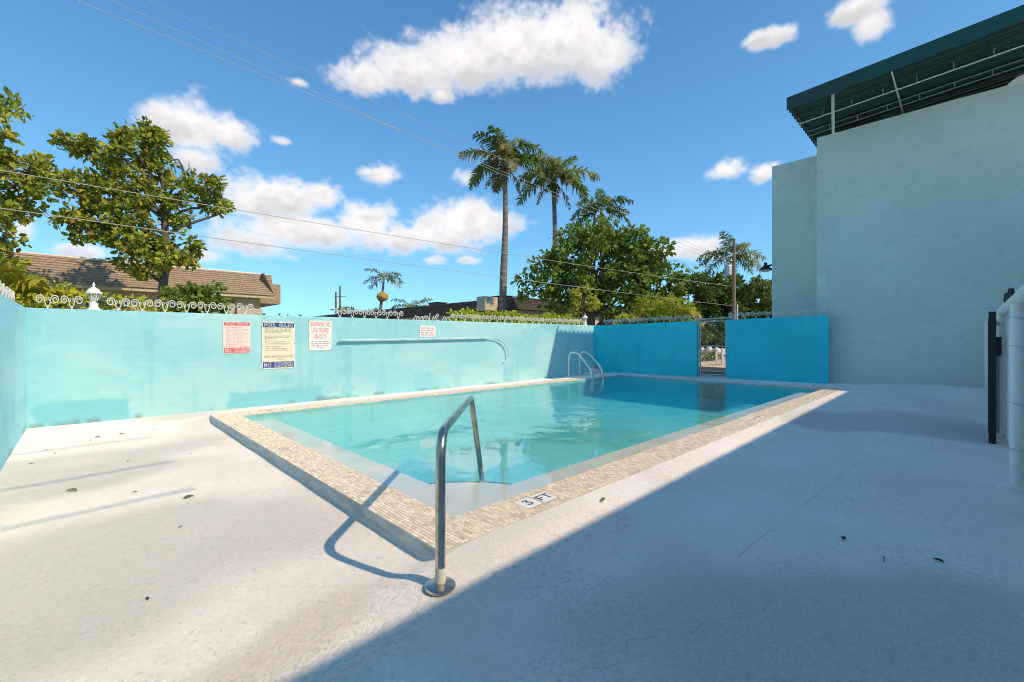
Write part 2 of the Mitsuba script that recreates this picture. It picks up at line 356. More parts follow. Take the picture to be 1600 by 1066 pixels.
xs = np.unique(np.concatenate([np.linspace(LX, CX0 + .03, 52), np.linspace(CX0 + .03, 1.9, 16), np.linspace(1.9, 4.5, 60), np.linspace(4.5, CX1 - .03, 90), np.linspace(CX1 - .03, 15.0, 24)]))
ys = np.unique(np.concatenate([np.linspace(-2.35, -0.3, 25), np.linspace(-0.3, CY0 + .03, 62), np.linspace(CY0 + .03, CY1 - .03, 110), np.linspace(CY1 - .03, BY, 30)]))
deck = grid_mesh(xs, ys, deck_z, lambda x, y: ~((x > CX0 + .03) & (x < CX1 - .03) & (y > CY0 + .03) & (y < CY1 - .03)))
add('pool_deck', deck, DECK, True)
labels['pool_deck'] = {'label': 'white painted concrete pool deck with worn and stained patches', 'kind': 'structure'}

g = 600.0
gm = grid_mesh(np.array([-g, LX - .2, 14.7, g]), np.array([-g, -2.35, BY + .2, g]), lambda x, y: x * 0 - 0.06, lambda x, y: ~((x > LX - .2) & (x < 14.7) & (y > -2.35) & (y < BY + .2)))
add('ground', gm, GROUND)
labels['ground'] = {'label': 'dry sandy ground with patches of grass beyond the walls', 'kind': 'structure'}
road = trimesh.Trimesh([[15.6, -3, -.05], [19.6, -3, -.05], [19.6, 13, -.05], [15.6, 13, -.05]], [[0, 1, 2], [0, 2, 3]], process=False)
add('driveway', road, ASPHALT)
labels['driveway'] = {'label': 'dark asphalt driveway behind the gate', 'kind': 'structure'}

# ------------------------------------------------------------------ pool basin, water
FLOOR_N, FLOOR_F = -0.30, -0.42


def floor_z(x, y):
    return FLOOR_N + (FLOOR_F - FLOOR_N) * sstep(3.0, 11, x) + 0.01 * (meshkit.fbm(np.stack([x, y, x * 0], -1) * 1.2, 2, 1) - .5)


fx, fy = np.linspace(PX0 - .02, PX1 + .02, 120), np.linspace(PY0 - .02, PY1 + .02, 60)
basin = [grid_mesh(fx, fy, floor_z)]
for x0, x1, y0, y1 in ((PX0 - .004, PX0 + .004, PY0, PY1), (PX1 - .004, PX1 + .004, PY0, PY1), (PX0 + .004, PX1 - .004, PY0 - .004, PY0 + .004), (PX0 + .004, PX1 - .004, PY1 - .004, PY1 + .004)):
    basin.append(box(x0, x1, y0, y1, -0.6, ZW + 0.012))
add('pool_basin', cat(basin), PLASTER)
labels['pool_basin'] = {'label': 'turquoise plastered floor and sides of the swimming pool', 'kind': 'structure'}
BW, BZ = 0.47, -0.02
ben = [box(PX0, PX0 + BW, PY0, PY1, -.55, BZ), box(PX0 + BW, PX1, PY0, PY0 + BW, -.55, BZ)]
add('pool_bench', cat(ben), BENCH)
labels['pool_bench'] = {'label': 'pale submerged ledge along the near sides of the pool', 'kind': 'structure'}
steps = thing('pool_steps', 'rounded corner steps under water beside the grab rail', 'steps')
for k, (r, z) in enumerate(((1.14, -0.03), (1.26, -0.085), (1.38, -0.14), (1.50, -0.20))):
    a = np.linspace(0, np.pi / 2, 24)
    poly = [(PX0 + .01, PY0 + .01)] + [(PX0 + .01 + r * math.cos(t), PY0 + .01 + r * math.sin(t)) for t in a]
    import shapely
    m = trimesh.creation.extrude_polygon(shapely.Polygon(poly), 0.30 + z + .2, engine='earcut')
    m.apply_translation((0, 0, -0.5))
    st_ = part(steps, 'step', m, BENCH if k == 0 else PLASTER)
    no = shapely.Polygon([(PX0 + .01 + (r + .004) * math.cos(t), PY0 + .01 + (r + .004) * math.sin(t)) for t in a] + [(PX0 + .01 + (r - .026) * math.cos(t), PY0 + .01 + (r - .026) * math.sin(t)) for t in a[::-1]])
    m = trimesh.creation.extrude_polygon(no, .022, engine='earcut')
    m.apply_translation((0, 0, z - .018))
    part(st_, 'nosing', m, NOSING)

wx, wy = np.linspace(PX0 - .01, PX1 + .01, 420), np.linspace(PY0 - .01, PY1 + .01, 230)


def wave(x, y):
    p = np.stack([x * 5.5, y * 5.5, x * 0], -1)
    amp = 0.25 + 0.75 * sstep(3.0, 6.0, x)
    return ZW + amp * (0.0075 * (meshkit.fbm(p, 3, 2) - .5) + 0.0075 * sstep(4.0, 8.5, x) * (meshkit.fbm(p * 2.6 + 3, 2, 6) - .5) + 0.0020 * np.sin(x * 9 + y * 4 + 3 * meshkit.noise(p * .3, 4)) * .5)


add('pool_water', grid_mesh(wx, wy, wave), WATER, True)
labels['pool_water'] = {'label': 'clear rippled water of the swimming pool', 'kind': 'structure'}

# ------------------------------------------------------------------ coping of mosaic tiles
cop = 'pool_coping'
slab = [box(CX0, PX0, CY0, CY1, -.30, COP - .004), box(PX1, CX1, CY0, CY1, -.30, COP - .004), box(PX0, PX1, CY0, PY0, -.30, COP - .004), box(PX0, PX1, PY1, CY1, -.30, COP - .004)]
part(cop, 'slab', cat(slab), RISER)
labels[cop] = {'label': 'raised pool edge covered in small beige mosaic tiles', 'kind': 'structure'}
gr = [box(CX0 + .004, PX0 - .001, CY0 + .003, CY1 - .003, COP - .0035, COP - .0018), box(PX1 + .001, CX1 - .004, CY0 + .003, CY1 - .003, COP - .0035, COP - .0018), box(PX0, PX1, CY0 + .003, PY0 - .001, COP - .0035, COP - .0018), box(PX0, PX1, PY1 + .001, CY1 - .003, COP - .0035, COP - .0018)]
part(cop, 'grout', cat(gr), GROUT)
PLAQ = []   # depth and no-diving plaques: x0, x1, y0, y1


def plaque_tile(x0, y0, sx, sy):
    PLAQ.append((x0, x0 + sx, y0, y0 + sy))


plaque_tile(2.30, 2.20, .152, .152); plaque_tile(2.475, 2.20, .152, .152)
plaque_tile(7.28, 2.20, .152, .152); plaque_tile(7.455, 2.20, .152, .152)
plaque_tile(1.53, 5.20, .152, .152); plaque_tile(2.22, 8.15, .152, .152); plaque_tile(2.40, 8.15, .152, .152)
plaque_tile(10.95, 8.15, .152, .152); plaque_tile(11.45, 8.15, .152, .152)
rng = np.random.default_rng(7)
TX, TY, GAP = 0.0265, 0.0525, 0.0028
tl = []
col = 0
x = CX0 + .004
while x < CX1 - .02:
    off = -(col % 2) * TY / 2
    for y in np.arange(CY0 + .004 + off, CY1 - .004, TY):
        y0, y1, x1 = max(y, CY0 + .004), min(y + TY - GAP, CY1 - .004), min(x + TX - GAP, CX1 - .004)
        inside = x > PX0 - .003 and x1 < PX1 + .003 and not (y1 <= PY0 or y0 >= PY1)
        if inside:
            if y0 < PY0 < y1: y1 = PY0
            elif y0 < PY1 < y1: y0 = PY1
            else: continue
        if y1 - y0 < .008 or any(x1 > a - .002 and x < b + .002 and y1 > c - .002 and y0 < d + .002 for a, b, c, d in PLAQ):
            continue
        if x < PX0 < x1 and PY0 < y1 and y0 < PY1: x1 = PX0
        xa = PX1 if (x < PX1 < x1 and PY0 < y1 and y0 < PY1) else x
        tl.append((xa, x1, y0, y1))
    x += TX; col += 1
tl = np.array(tl)
near = np.argsort(np.hypot(tl[:, 0] - 0.0, tl[:, 2] - 0.0))
PAL = np.array([(.66, .56, .44), (.60, .49, .37), (.71, .62, .51), (.54, .44, .34), (.68, .55, .43), (.73, .66, .56), (.63, .52, .42)])


def tile_arr(ts):
    n = len(ts)
    zt = COP + rng.uniform(-.0006, .0006, n)
    tilt = rng.uniform(-.0004, .0004, (n, 2))
    b = .0022
    V = np.zeros((n, 8, 3))
    for k, (ix, iy) in enumerate(((0, 2), (1, 2), (1, 3), (0, 3))):
        V[:, k, 0], V[:, k, 1], V[:, k, 2] = ts[:, ix], ts[:, iy], COP - .004
        sx, sy = (1 if ix == 0 else -1), (1 if iy == 2 else -1)
        V[:, 4 + k, 0], V[:, 4 + k, 1], V[:, 4 + k, 2] = ts[:, ix] + sx * b, ts[:, iy] + sy * b, zt + tilt[:, 0] * sx + tilt[:, 1] * sy
    f = np.array([[4, 5, 6], [4, 6, 7]] + [q for k in range(4) for q in ([k, (k + 1) % 4, 4 + (k + 1) % 4], [k, 4 + (k + 1) % 4, 4 + k])])
    c = np.array([1.22, 1.17, 1.07]) * PAL[rng.integers(0, len(PAL), n)] * rng.uniform(.88, 1.1, (n, 1))
    return V.reshape(-1, 3), (f[None] + 8 * np.arange(n)[:, None, None]).reshape(-1, 3), np.repeat(c, 8, 0)


for i in near[:290]:
    v, f, c = tile_arr(tl[i:i + 1])
    part(cop, 'tile', (v, f), TILE, color=c)
v, f, c = tile_arr(tl[near[290:]])
part(cop, 'mosaic', (v, f), TILE, color=c, kind='stuff')


def flat(m, ox, oy, z, ang=0.0):
    m = m.copy()
    m.apply_transform(trimesh.transformations.rotation_matrix(ang, (0, 0, 1)))
    m.apply_translation((ox, oy, z))
    return m


def depth_marker(a, label, txt, ang=0.0, h=.085):
    x0, x1, y0, y1 = PLAQ[a]
    t = thing('depth_marker', label, 'depth marker')
    part(t, 'plate', box(x0, x1, y0, y1, COP - .003, COP + .0012), SIGN_W)
    m = meshkit.text_mesh(txt, h, .0015, bold=True)
    c = m.bounds.mean(0)
    m.apply_translation(-c)
    for g_ in flat(m, (x0 + x1) / 2, (y0 + y1) / 2, COP + .0022, ang).split(only_watertight=False):
        part(t, 'lettering', g_, INK)


def no_dive(a, label):
    x0, x1, y0, y1 = PLAQ[a]
    t = thing('no_diving_plaque', label, 'plaque')
    part(t, 'plate', box(x0, x1, y0, y1, COP - .003, COP + .0012), SIGN_W)
    cx, cy = (x0 + x1) / 2, (y0 + y1) / 2
    ring = trimesh.creation.annulus(.046, .058, .0015, sections=28)
    bar = trimesh.creation.box((.1, .011, .0015))
    part(t, 'red_ring', cat([flat(ring, cx, cy, COP + .0022), flat(bar, cx, cy, COP + .0023, .78)]), RED)
    man = [flat(trimesh.creation.box((.05, .012, .001)), cx, cy - .005, COP + .0016, -.6), flat(trimesh.creation.cylinder(.009, .001, sections=12), cx + .026, cy - .02, COP + .0016), flat(trimesh.creation.box((.03, .008, .001)), cx + .012, cy + .012, COP + .0016, .3)]
    part(t, 'diver', cat(man), INK)


depth_marker(0, 'white tile with a black numeral 3 on the near corner of the pool edge', '3')
depth_marker(1, 'white tile with black letters FT on the pool edge', 'FT')
depth_marker(2, 'small white depth tile with a numeral halfway along the sunlit long edge', '4')
no_dive(3, 'white tile with a red crossed circle on the sunlit long edge')
no_dive(4, 'white tile with a red crossed circle on the short near edge')
no_dive(5, 'white tile with a red crossed circle at the corner of the far long edge')
depth_marker(6, 'white depth tile with a numeral at the corner below the rule signs', '3', math.pi)
depth_marker(7, 'white depth tile with a numeral just left of the ladder', '5', math.pi)
no_dive(8, 'white tile with a crossed circle at the foot of the ladder')

# ------------------------------------------------------------------ pool yard walls
def wall_profile(path_pts, thick, bs_name, key, label, base=-.15, tops=None, catname='wall'):
    k = thing(key, label, catname)
    return k


bw = thing('back_wall', 'long light aqua painted masonry wall carrying the pool rule signs', 'wall')
nx = np.linspace(LX - .2, FARA[0] + .25, 60)


def wall_slab(p0, p1, thick, z0, t0, t1, n=48, side=1, wob=.004, seed=0):
    """A wall from p0 to p1 (its face), thickened to its left times side, the top running from t0 to t1, softly uneven."""
    p0, p1 = np.asarray(p0, float), np.asarray(p1, float)
    d = (p1 - p0) / np.linalg.norm(p1 - p0)
    nrm = np.array([-d[1], d[0]]) * side
    c = .012
    prof = [(0, None, 0), (0, 'top', -c), (c, 'top', 0), (thick - c, 'top', 0), (thick, 'top', -c), (thick, None, 0)]
    s = np.linspace(0, 1, n)
    w = (meshkit.fbm(np.stack([s * 9, s * 0 + seed, s * 0], -1), 3, 4) - .5) * 2 * wob
    V = []
    for i, t in enumerate(s):
        p = p0 + (p1 - p0) * t
        for off, top, dz in prof:
            q = p + nrm * off
            z = z0 if top is None else t0 + (t1 - t0) * t + dz + w[i]
            V.append((q[0], q[1], z))
    m = len(prof)
    F = []
    for i in range(n - 1):
        for j in range(m - 1):
            a, b = i * m + j, (i + 1) * m + j
            F += [[a, b, b + 1], [a, b + 1, a + 1]]
    for i in (0, n - 1):
        o = i * m
        q = [[o, o + 1, o + 2], [o, o + 2, o + 3], [o, o + 3, o + 4], [o, o + 4, o + 5]]
        F += q if i == 0 else [x[::-1] for x in q]
    msh = trimesh.Trimesh(np.array(V), np.array(F), process=False)
    trimesh.repair.fix_normals(msh)
    return msh


part(bw, 'panel', wall_slab((LX - .2, BY), (FARA[0] + .22, BY), .2, -.2, 1.775, 1.80, 60), AQUA, 30)
lw = thing('side_wall', 'light aqua painted wall at the left, seen at a steep angle', 'wall')
part(lw, 'panel', wall_slab((LX, -3.0), (LX, BY - .003), .2, -.2, 1.78, 1.772, 40, seed=2), AQUA, 30)
fd = (FARB - FARA) / np.linalg.norm(FARB - FARA)
flen = np.linalg.norm(FARB - FARA)
# gate opening, measured along the far wall from the back corner
GA, GB = 3.66, 4.53


def far_pt(s, off=0.0):
    nrm = np.array([-fd[1], fd[0]])
    return FARA + fd * s + nrm * off


fw1 = thing('end_wall', 'deep blue painted wall in shade between the corner and the gate', 'wall')
part(fw1, 'panel', wall_slab(far_pt(0), far_pt(GA), .2, -.2, 1.80, 1.875, 30, seed=5), BLUE, 30)
fw2 = thing('end_wall', 'deep blue painted wall in shade between the gate and the grey building', 'wall')
part(fw2, 'panel', wall_slab(far_pt(GB), far_pt(flen), .2, -.2, 1.895, 1.945, 30, seed=6), BLUE, 30)

# ------------------------------------------------------------------ scroll cresting
def spiral(cx, cz, r0, r1, a0, turns, n=26):
    t = np.linspace(0, 1, n)
    a = a0 + turns * 2 * np.pi * t
    r = r0 + (r1 - r0) * t
    return np.stack([cx + r * np.cos(a), 0 * t, cz + r * np.sin(a)], 1)


def scroll_unit():
    out = []
    for s in (-1, 1):
        foot = np.array([[s * .004, 0, 0], [s * .030, 0, .055], [s * .050, 0, .100]])
        sp = spiral(.098, .105, .056, .016, math.radians(165), -1.45, 30)
        sp[:, 0] *= s
        out.append(tube(np.vstack([foot[:2], sp]), .0078, 5))
        v = spiral(.022, .112, .020, .008, math.radians(250), 1.1, 14)
        v[:, 0] *= s
        out.append(tube(v, .0045, 5))
    out.append(tube([(0, 0, -.02), (0, 0, .03)], .009, 5))
    return cat(out)


SCROLL = mikit.ply(scroll_unit(), IRON, smooth=True)


def cresting(label, p0, p1, z0, z1, pitch=.312):
    k = thing('scroll_cresting', label, 'cresting')
    p0, p1 = np.asarray(p0, float), np.asarray(p1, float)
    L = np.linalg.norm(p1 - p0)
    n = max(1, int(round(L / pitch)))
    ang = math.degrees(math.atan2(p1[1] - p0[1], p1[0] - p0[0]))
    for i in range(n):
        t = (i + .5) / n
        q = p0 + (p1 - p0) * t
        scene[numbered(k + '__scroll')] = moved(SCROLL, T().translate([q[0], q[1], z0 + (z1 - z0) * t + .008]).rotate([0, 0, 1], ang + rng.uniform(-2, 2)).rotate([0, 1, 0], float(rng.uniform(-2, 2))).scale([L / n / .312, 1, float(rng.uniform(1.2, 1.3))]))
    return k


YC = BY + .10
cresting('white iron scrolls on the aqua wall left of the white lantern', (-.50, YC), (.02, YC), 1.775, 1.776)
cresting('row of white iron scrolls on the aqua wall right of the white lantern', (.28, YC), (2.42, YC), 1.776, 1.779)
cresting('white iron scrolls on the aqua wall below the small distant palms', (3.98, YC), (5.72, YC), 1.78, 1.786)
cresting('long row of white iron scrolls on the wall in front of the bright hedge', (7.18, YC), (13.0, YC), 1.79, 1.80)
cresting('iron scrolls on the shaded blue wall left of the gate', far_pt(.3, .1), far_pt(GA - .02, .1), 1.805, 1.875)
cresting('iron scrolls on the shaded blue wall right of the gate', far_pt(GB + .02, .1), far_pt(flen - .05, .1), 1.897, 1.945)
cresting('white iron scrolls along the top of the left wall', (LX - .1, -1.5), (LX - .1, BY - .2), 1.78, 1.772)

# wrought lettering over the wall, seen from behind
lt = thing('wrought_iron_lettering', 'curly white wrought iron lettering standing on the aqua wall, seen from behind', 'lettering')
STROKES = [[(0, 0), (.04, .12), (.13, .30), (.20, .36), (.26, .28)], [(.22, 0), (.27, .18), (.36, .34), (.44, .24), (.42, .05)], [(.48, .0), (.56, .22), (.68, .36), (.74, .24), (.70, 0)],
           [(.80, 0), (.82, .34), (.92, .40), (.98, .2), (1.0, 0)], [(1.0, .3), (1.08, .40), (1.15, .25), (1.18, 0)], [(1.26, 0), (1.28, .40), (1.30, .62)], [(1.50, 0), (1.52, .25), (1.60, .42)],
           [(1.62, .12), (1.72, .34), (1.88, .60), (2.02, .52), (1.92, .34), (1.74, .26), (1.84, .08), (2.0, .02)], [(2.32, 0), (2.36, .24), (2.48, .40), (2.56, .28), (2.52, .02)],
           [(2.62, 0), (2.68, .26), (2.80, .40), (2.88, .2), (2.90, 0)], [(2.92, .30), (3.02, .42), (3.14, .58)], [(2.98, .12), (3.06, .02), (3.16, .04)]]
SC = 0.385
for st in STROKES:
    q = np.array(st) * SC
    pts = np.stack([6.00 + q[:, 0], np.full(len(q), YC), 1.782 + q[:, 1] * .82], 1)
    part(lt, 'letter_stroke', tube(smooth_path(pts, .08, 5), .0105, 6), IRON, True)

# ------------------------------------------------------------------ wall lanterns
def lantern(label, x, y, z, s=1.0, glass=True):
    t = thing('wall_lantern', label, 'lantern', 'lanterns on the wall')
    labels[t].pop('group')
    L = lambda prof, n=16: lathe([(r * s, h * s) for r, h in prof], n, (x, y, z))
    part(t, 'base', L([(0, 0), (.085, 0), (.085, .016), (.062, .03), (.052, .06), (.056, .085), (.045, .115), (.025, .13), (.02, .145), (0, .145)]), WHITE, 40)
    body = [L([(0, .14), (.034, .14), (.042, .152), (0, .156)], 6)]
    for k in range(6):
        a = k * math.pi / 3
        c, sn = math.cos(a), math.sin(a)
        body.append(tube([(x + c * .040 * s, y + sn * .040 * s, z + .15 * s), (x + c * .075 * s, y + sn * .075 * s, z + .268 * s)], .0065 * s, 5))
    part(t, 'frame', cat(body), WHITE, 40)
    part(t, 'glass', L([(.037, .155), (.070, .265)], 6), LANTERN)
    part(t, 'bulb', L([(0, .165), (.014, .17), (.024, .20), (.018, .225), (0, .235)], 12), WHITE, True)
    part(t, 'roof', L([(0, .262), (.105, .262), (.108, .272), (.088, .292), (.068, .330), (.034, .355), (.016, .37), (.014, .395), (.022, .405), (.012, .42), (.008, .44), (0, .448)], 12), WHITE, 35)
    return t


lantern('white lantern with domed roof standing on the aqua wall at the left', .14, YC, 1.775)
lantern('small white lantern standing on the wall corner before the bright hedge', 13.2, YC, 1.80)

# ------------------------------------------------------------------ signs on the back wall
def bars(rows, bs, t, name, seed, y):
    """rows: (x0, x1, z, height, mean word length): short runs of print."""
    r = np.random.default_rng(seed)
    ms = []
    for x0, x1, z, h, w in rows:
        x = x0
        while x < x1 - .01:
            L = w * r.uniform(.5, 1.5)
            e = min(x + L, x1)
            # letters of the word: narrow upright strokes
            q = x
            while q < e - h * .25:
                a = h * r.uniform(.38, .6)
                hh = h * r.choice([.7, 1.0])
                ms.append(box(q, min(q + a * .75, e), y - .0012, y, z, z + hh))
                q += a
            x = e + h * .6
    part(t, name, cat(ms), bs, kind='stuff')


def words(t, name, txt, x0, x1, z0, z1, bs, y, bold=False):
    m = meshkit.text_mesh(txt, 1.0, .02, bold=bold)
    b = m.bounds
    m.apply_translation(-b[0])
    m.apply_scale([(x1 - x0) / (b[1][0] - b[0][0]), (z1 - z0) / (b[1][1] - b[0][1]), .06])
    m.apply_transform(trimesh.transformations.rotation_matrix(math.pi / 2, (1, 0, 0)))
    m.apply_translation((x0, y, z0))
    part(t, name, m, bs)


def sheet(x0, x1, z0, z1, y, th=.003):
    return box(x0, x1, y, y + th, z0, z1)


def screws(t, pts, y):
    for px_, pz in pts:
        m = trimesh.creation.cylinder(.008, .006, sections=10)
        m.apply_transform(trimesh.transformations.rotation_matrix(math.pi / 2, (1, 0, 0)))
        m.apply_translation((px_, y, pz))
        part(t, 'screw', m, BLACK)


YS = BY - .012
s1 = thing('red_rules_sign', 'faded red and white pool rules sign, leftmost on the aqua wall', 'sign')
x0, x1, z0, z1 = 1.885, 2.335, 1.035, 1.635
part(s1, 'board', sheet(x0, x1, z0, z1, YS), SIGN_P)
part(s1, 'top_band', sheet(x0 + .015, x1 - .015, z1 - .075, z1 - .012, YS - .0022, .002), RED)
part(s1, 'bottom_band', sheet(x0 + .015, x1 - .015, z0 + .015, z0 + .11, YS - .0022, .002), RED)
words(s1, 'lettering', 'POOL  RULES', x0 + .045, x1 - .04, z1 - .068, z1 - .020, SIGN_W, YS - .0025)
words(s1, 'lettering', 'NO  DIVING', x0 + .035, x1 - .03, z0 + .025, z0 + .098, SIGN_W, YS - .0025)
bars([(x0 + .03 + (.02 if i % 3 else 0), x1 - .03 - (.0 if i % 2 else .09), z1 - .118 - i * .0395, .020, .075) for i in range(10)], REDF, s1, 'small_print', 3, YS - .0005)

s2 = thing('blue_rules_sign', 'tall cream pool rules sign with navy bands, second from the left on the wall', 'sign')
x0, x1, z0, z1 = 2.535, 3.145, .715, 1.655
part(s2, 'board', sheet(x0, x1, z0, z1, YS), SIGN_C)
part(s2, 'border', cat([sheet(x0, x1, z0, z0 + .018, YS - .0015, .001), sheet(x0, x1, z1 - .018, z1, YS - .0015, .001), sheet(x0, x0 + .016, z0 + .018, z1 - .018, YS - .0015, .001), sheet(x1 - .016, x1, z0 + .018, z1 - .018, YS - .0015, .001)]), SIGN_W)
part(s2, 'top_band', sheet(x0 + .018, x1 - .018, z1 - .115, z1 - .022, YS - .0022, .002), NAVY)
part(s2, 'bottom_band', sheet(x0 + .018, x1 - .018, z0 + .022, z0 + .140, YS - .0022, .002), NAVY)
words(s2, 'lettering', 'POOL  RULES', x0 + .045, x1 - .045, z1 - .104, z1 - .034, SIGN_W, YS - .0025)
words(s2, 'lettering', 'NO  DIVING', x0 + .035, x1 - .035, z0 + .033, z0 + .128, SIGN_W, YS - .0025)
words(s2, 'lettering', 'POOL MAXIMUM DEPTH', x0 + .04, x1 - .04, z0 + .225, z0 + .262, INK, YS - .0008, False)
words(s2, 'lettering', 'FEET', x0 + .29, x0 + .40, z0 + .170, z0 + .205, INK, YS - .0008, False)
rows = [1.505, 1.478, 1.451, 1.424, 1.36, 1.333, 1.306, 1.245, 1.205, 1.155, 1.110, 1.075]
bars([(x0 + .05, x1 - .05 - (0, .05, .02, .2, .0, .06, .3, .1, .05, .16, .08, .04)[i], z, .017, .07) for i, z in enumerate(rows)], INKF, s2, 'small_print', 5, YS - .0005)
screws(s2, [(x0 + .008, z1 - .008), ((x0 + x1) / 2 - .02, z1 - .006), (x1 - .01, z1 - .01), (x0 + .006, 1.20), (x1 - .006, 1.22), (x0 + .006, z0 + .006), (x1 - .01, z0 + .01)], YS - .003)

s3 = thing('lifeguard_sign', 'white sign with red letters warning of no life guard, third from the left', 'sign')
x0, x1, z0, z1 = 3.42, 3.90, 1.065, 1.70
part(s3, 'board', sheet(x0, x1, z0, z1, YS), SIGN_W)
words(s3, 'lettering', 'WARNING: NO', x0 + .03, x1 - .03, z1 - .125, z1 - .025, RED, YS - .0008)
words(s3, 'lettering', 'LIFE GUARD', x0 + .06, x1 - .06, z1 - .255, z1 - .155, RED, YS - .0008)
words(s3, 'lettering', 'ON DUTY', x0 + .11, x1 - .11, z1 - .385, z1 - .285, RED, YS - .0008)
bars([(x0 + .06, x1 - .06, z1 - .455, .02, .06), (x0 + .04, x1 - .04, z1 - .500, .02, .06), (x0 + .07, x1 - .07, z1 - .545, .02, .06), (x0 + .16, x1 - .16, z1 - .590, .02, .06)], INKF, s3, 'small_print', 8, YS - .0005)
screws(s3, [(x0 + .006, z1 - .008), (x0 + .008, 1.40), (x1 - .01, z0 + .012)], YS - .003)

s4 = thing('small_notice', 'small square white notice with faded pink print above the long pipe', 'sign')
x0, x1, z0, z1 = 6.12, 6.60, 1.36, 1.645
part(s4, 'board', sheet(x0, x1, z0, z1, YS), SIGN_W)
bars([(x0 + .04, x1 - .04, z1 - .075 - i * .058, .03, .09) for i in range(4)], REDF, s4, 'small_print', 9, YS - .0005)
screws(s4, [(x0 + .012, z1 - .012), (x1 - .012, z1 - .012)], YS - .003)

# ------------------------------------------------------------------ pipe along the back wall
pp = thing('wall_pipe', 'long white pipe fixed along the aqua wall with a loose curling end', 'pipe')
part(pp, 'pipe', tube([(4.04, BY - .075, 1.275), (6.3, BY - .07, 1.30), (8.35, BY - .075, 1.335)], .028, 12), PIPE, 40)
curl = smooth_path([(8.35, BY - .075, 1.335), (8.75, BY - .09, 1.31), (9.05, BY - .10, 1.12), (9.16, BY - .10, .85), (9.08, BY - .09, .68), (8.96, BY - .09, .64)], .18, 8)
part(pp, 'loose_hose', tube(curl, .012, 8), PIPE, True)
curl2 = smooth_path([(8.5, BY - .06, 1.33), (8.95, BY - .07, 1.22), (9.12, BY - .06, 1.0), (9.10, BY - .06, .78)], .18, 8)
part(pp, 'loose_hose', tube(curl2, .008, 8), PIPE, True)
for xx in (4.12, 5.2, 6.3, 7.4, 8.25):
    part(pp, 'bracket', box(xx - .015, xx + .015, BY - .11, BY + .002, 1.262 + (xx - 4.04) * .0139, 1.274 + (xx - 4.04) * .0139 - .006), GALV)

# ------------------------------------------------------------------ grab rail in the near corner
rail = thing('grab_rail', 'curved stainless steel grab rail rising from the deck at the pool corner', 'rail')
bz = float(deck_z(1.33, 1.90))
P = [(1.33, 1.90, bz), (1.335, 1.905, .83), (2.72, 3.37, .745), (2.95, 3.47, -.16)]
part(rail, 'tube', tube(np.vstack([smooth_path(P[:3], .17, 12)[:-1], smooth_path([P[1], P[2], P[3]], .10, 10)[1:]]), .0265, 18), STEEL, 40)
part(rail, 'sleeve', tube([(1.33, 1.90, bz), (1.3308, 1.9008, bz + .105)], .0282, 18), SLEEVE, 40)
part(rail, 'base_plate', lathe([(0.0, .0), (.078, .0), (.080, .006), (.078, .014), (.070, .019), (.040, .022), (.032, .028), (0.0, .028)], 32, (1.33, 1.90, bz + .001)), STEEL, 40)

# ------------------------------------------------------------------ ladder at the far end
lad = thing('pool_ladder', 'chrome pool ladder with two arched rails at the far corner', 'ladder')
for xx in (11.15, 11.72):
    pts = smooth_path([(xx, 8.86, deck_z(xx, 8.86)), (xx, 8.86, .86), (xx, 8.56, .90), (xx, 7.99, .36), (xx, 7.93, -.30)], .20, 8)
    part(lad, 'rail', tube(pts, .027, 12), STEEL_PALE, True)
for zz in (-.02, -.18):
    part(lad, 'tread', box(11.15, 11.72, 7.88, 7.97, zz - .025, zz), STEEL_PALE)
part(lad, 'cross_bar', tube([(11.15, 8.86, .17), (11.72, 8.86, .17)], .016, 8), STEEL_PALE, True)
cl = thing('cloth_bundle', 'small crumpled white cloth with a red patch lying by the ladder', 'cloth')
m = trimesh.creation.icosphere(4, .14)
m.vertices *= (1.6, .9, .75)
m.vertices *= (1 + .75 * (meshkit.fbm(m.vertices * 16 + 7, 3, 2) - .5))[:, None]
m.apply_translation((12.64, 8.9, .22))
part(cl, 'fold', m, CLOTH, True)
m2 = trimesh.creation.icosphere(3, .07)
m2.vertices *= (1.5, .9, .6)
m2.vertices *= (1 + .8 * (meshkit.fbm(m2.vertices * 22 + 3, 3, 2) - .5))[:, None]
m2.apply_translation((12.60, 8.86, .33))
part(cl, 'red_patch', m2, PINK, True)

# ------------------------------------------------------------------ gate in the far wall
def chain_mesh(p0, p1, z0, z1, step=.06, r=.0019, off=0.0):
    """Diamond wire mesh between two plan points: straight zigzag wires as thin square tubes."""
    p0, p1 = np.asarray(p0, float), np.asarray(p1, float)
    L = np.linalg.norm(p1 - p0)
    d = (p1 - p0) / L
    nrm = np.array([-d[1], d[0]])
    ms = []
    H = z1 - z0
    for sgn in (1, -1):
        for c in np.arange(-H, L + H, step):
            a, b = (c, 0.0), (c + sgn * H, H)
            pts = []
            (u0, v0), (u1, v1) = a, b
            if abs(u1 - u0) < 1e-9: continue
            lo, hi = 0.0, 1.0
            t0, t1 = (0 - u0) / (u1 - u0), (L - u0) / (u1 - u0)
            lo, hi = max(lo, min(t0, t1)), min(hi, max(t0, t1))
            if hi - lo < .02: continue
            q = []
            for t in (lo, hi):
                u, v = u0 + (u1 - u0) * t, v0 + (v1 - v0) * t
                w = p0 + d * u + nrm * (off + sgn * r)
                q.append((w[0], w[1], z0 + v))
            ms.append(tube(q, r, 4, caps=False))
    return cat(ms)


gz = .15
gate = thing('mesh_gate', 'grey framed chain link gate in the gap of the deep blue wall', 'gate')
ga, gb = far_pt(GA + .045, .12), far_pt(GB - .01, .12)


def V3(p, z): return (p[0], p[1], z)


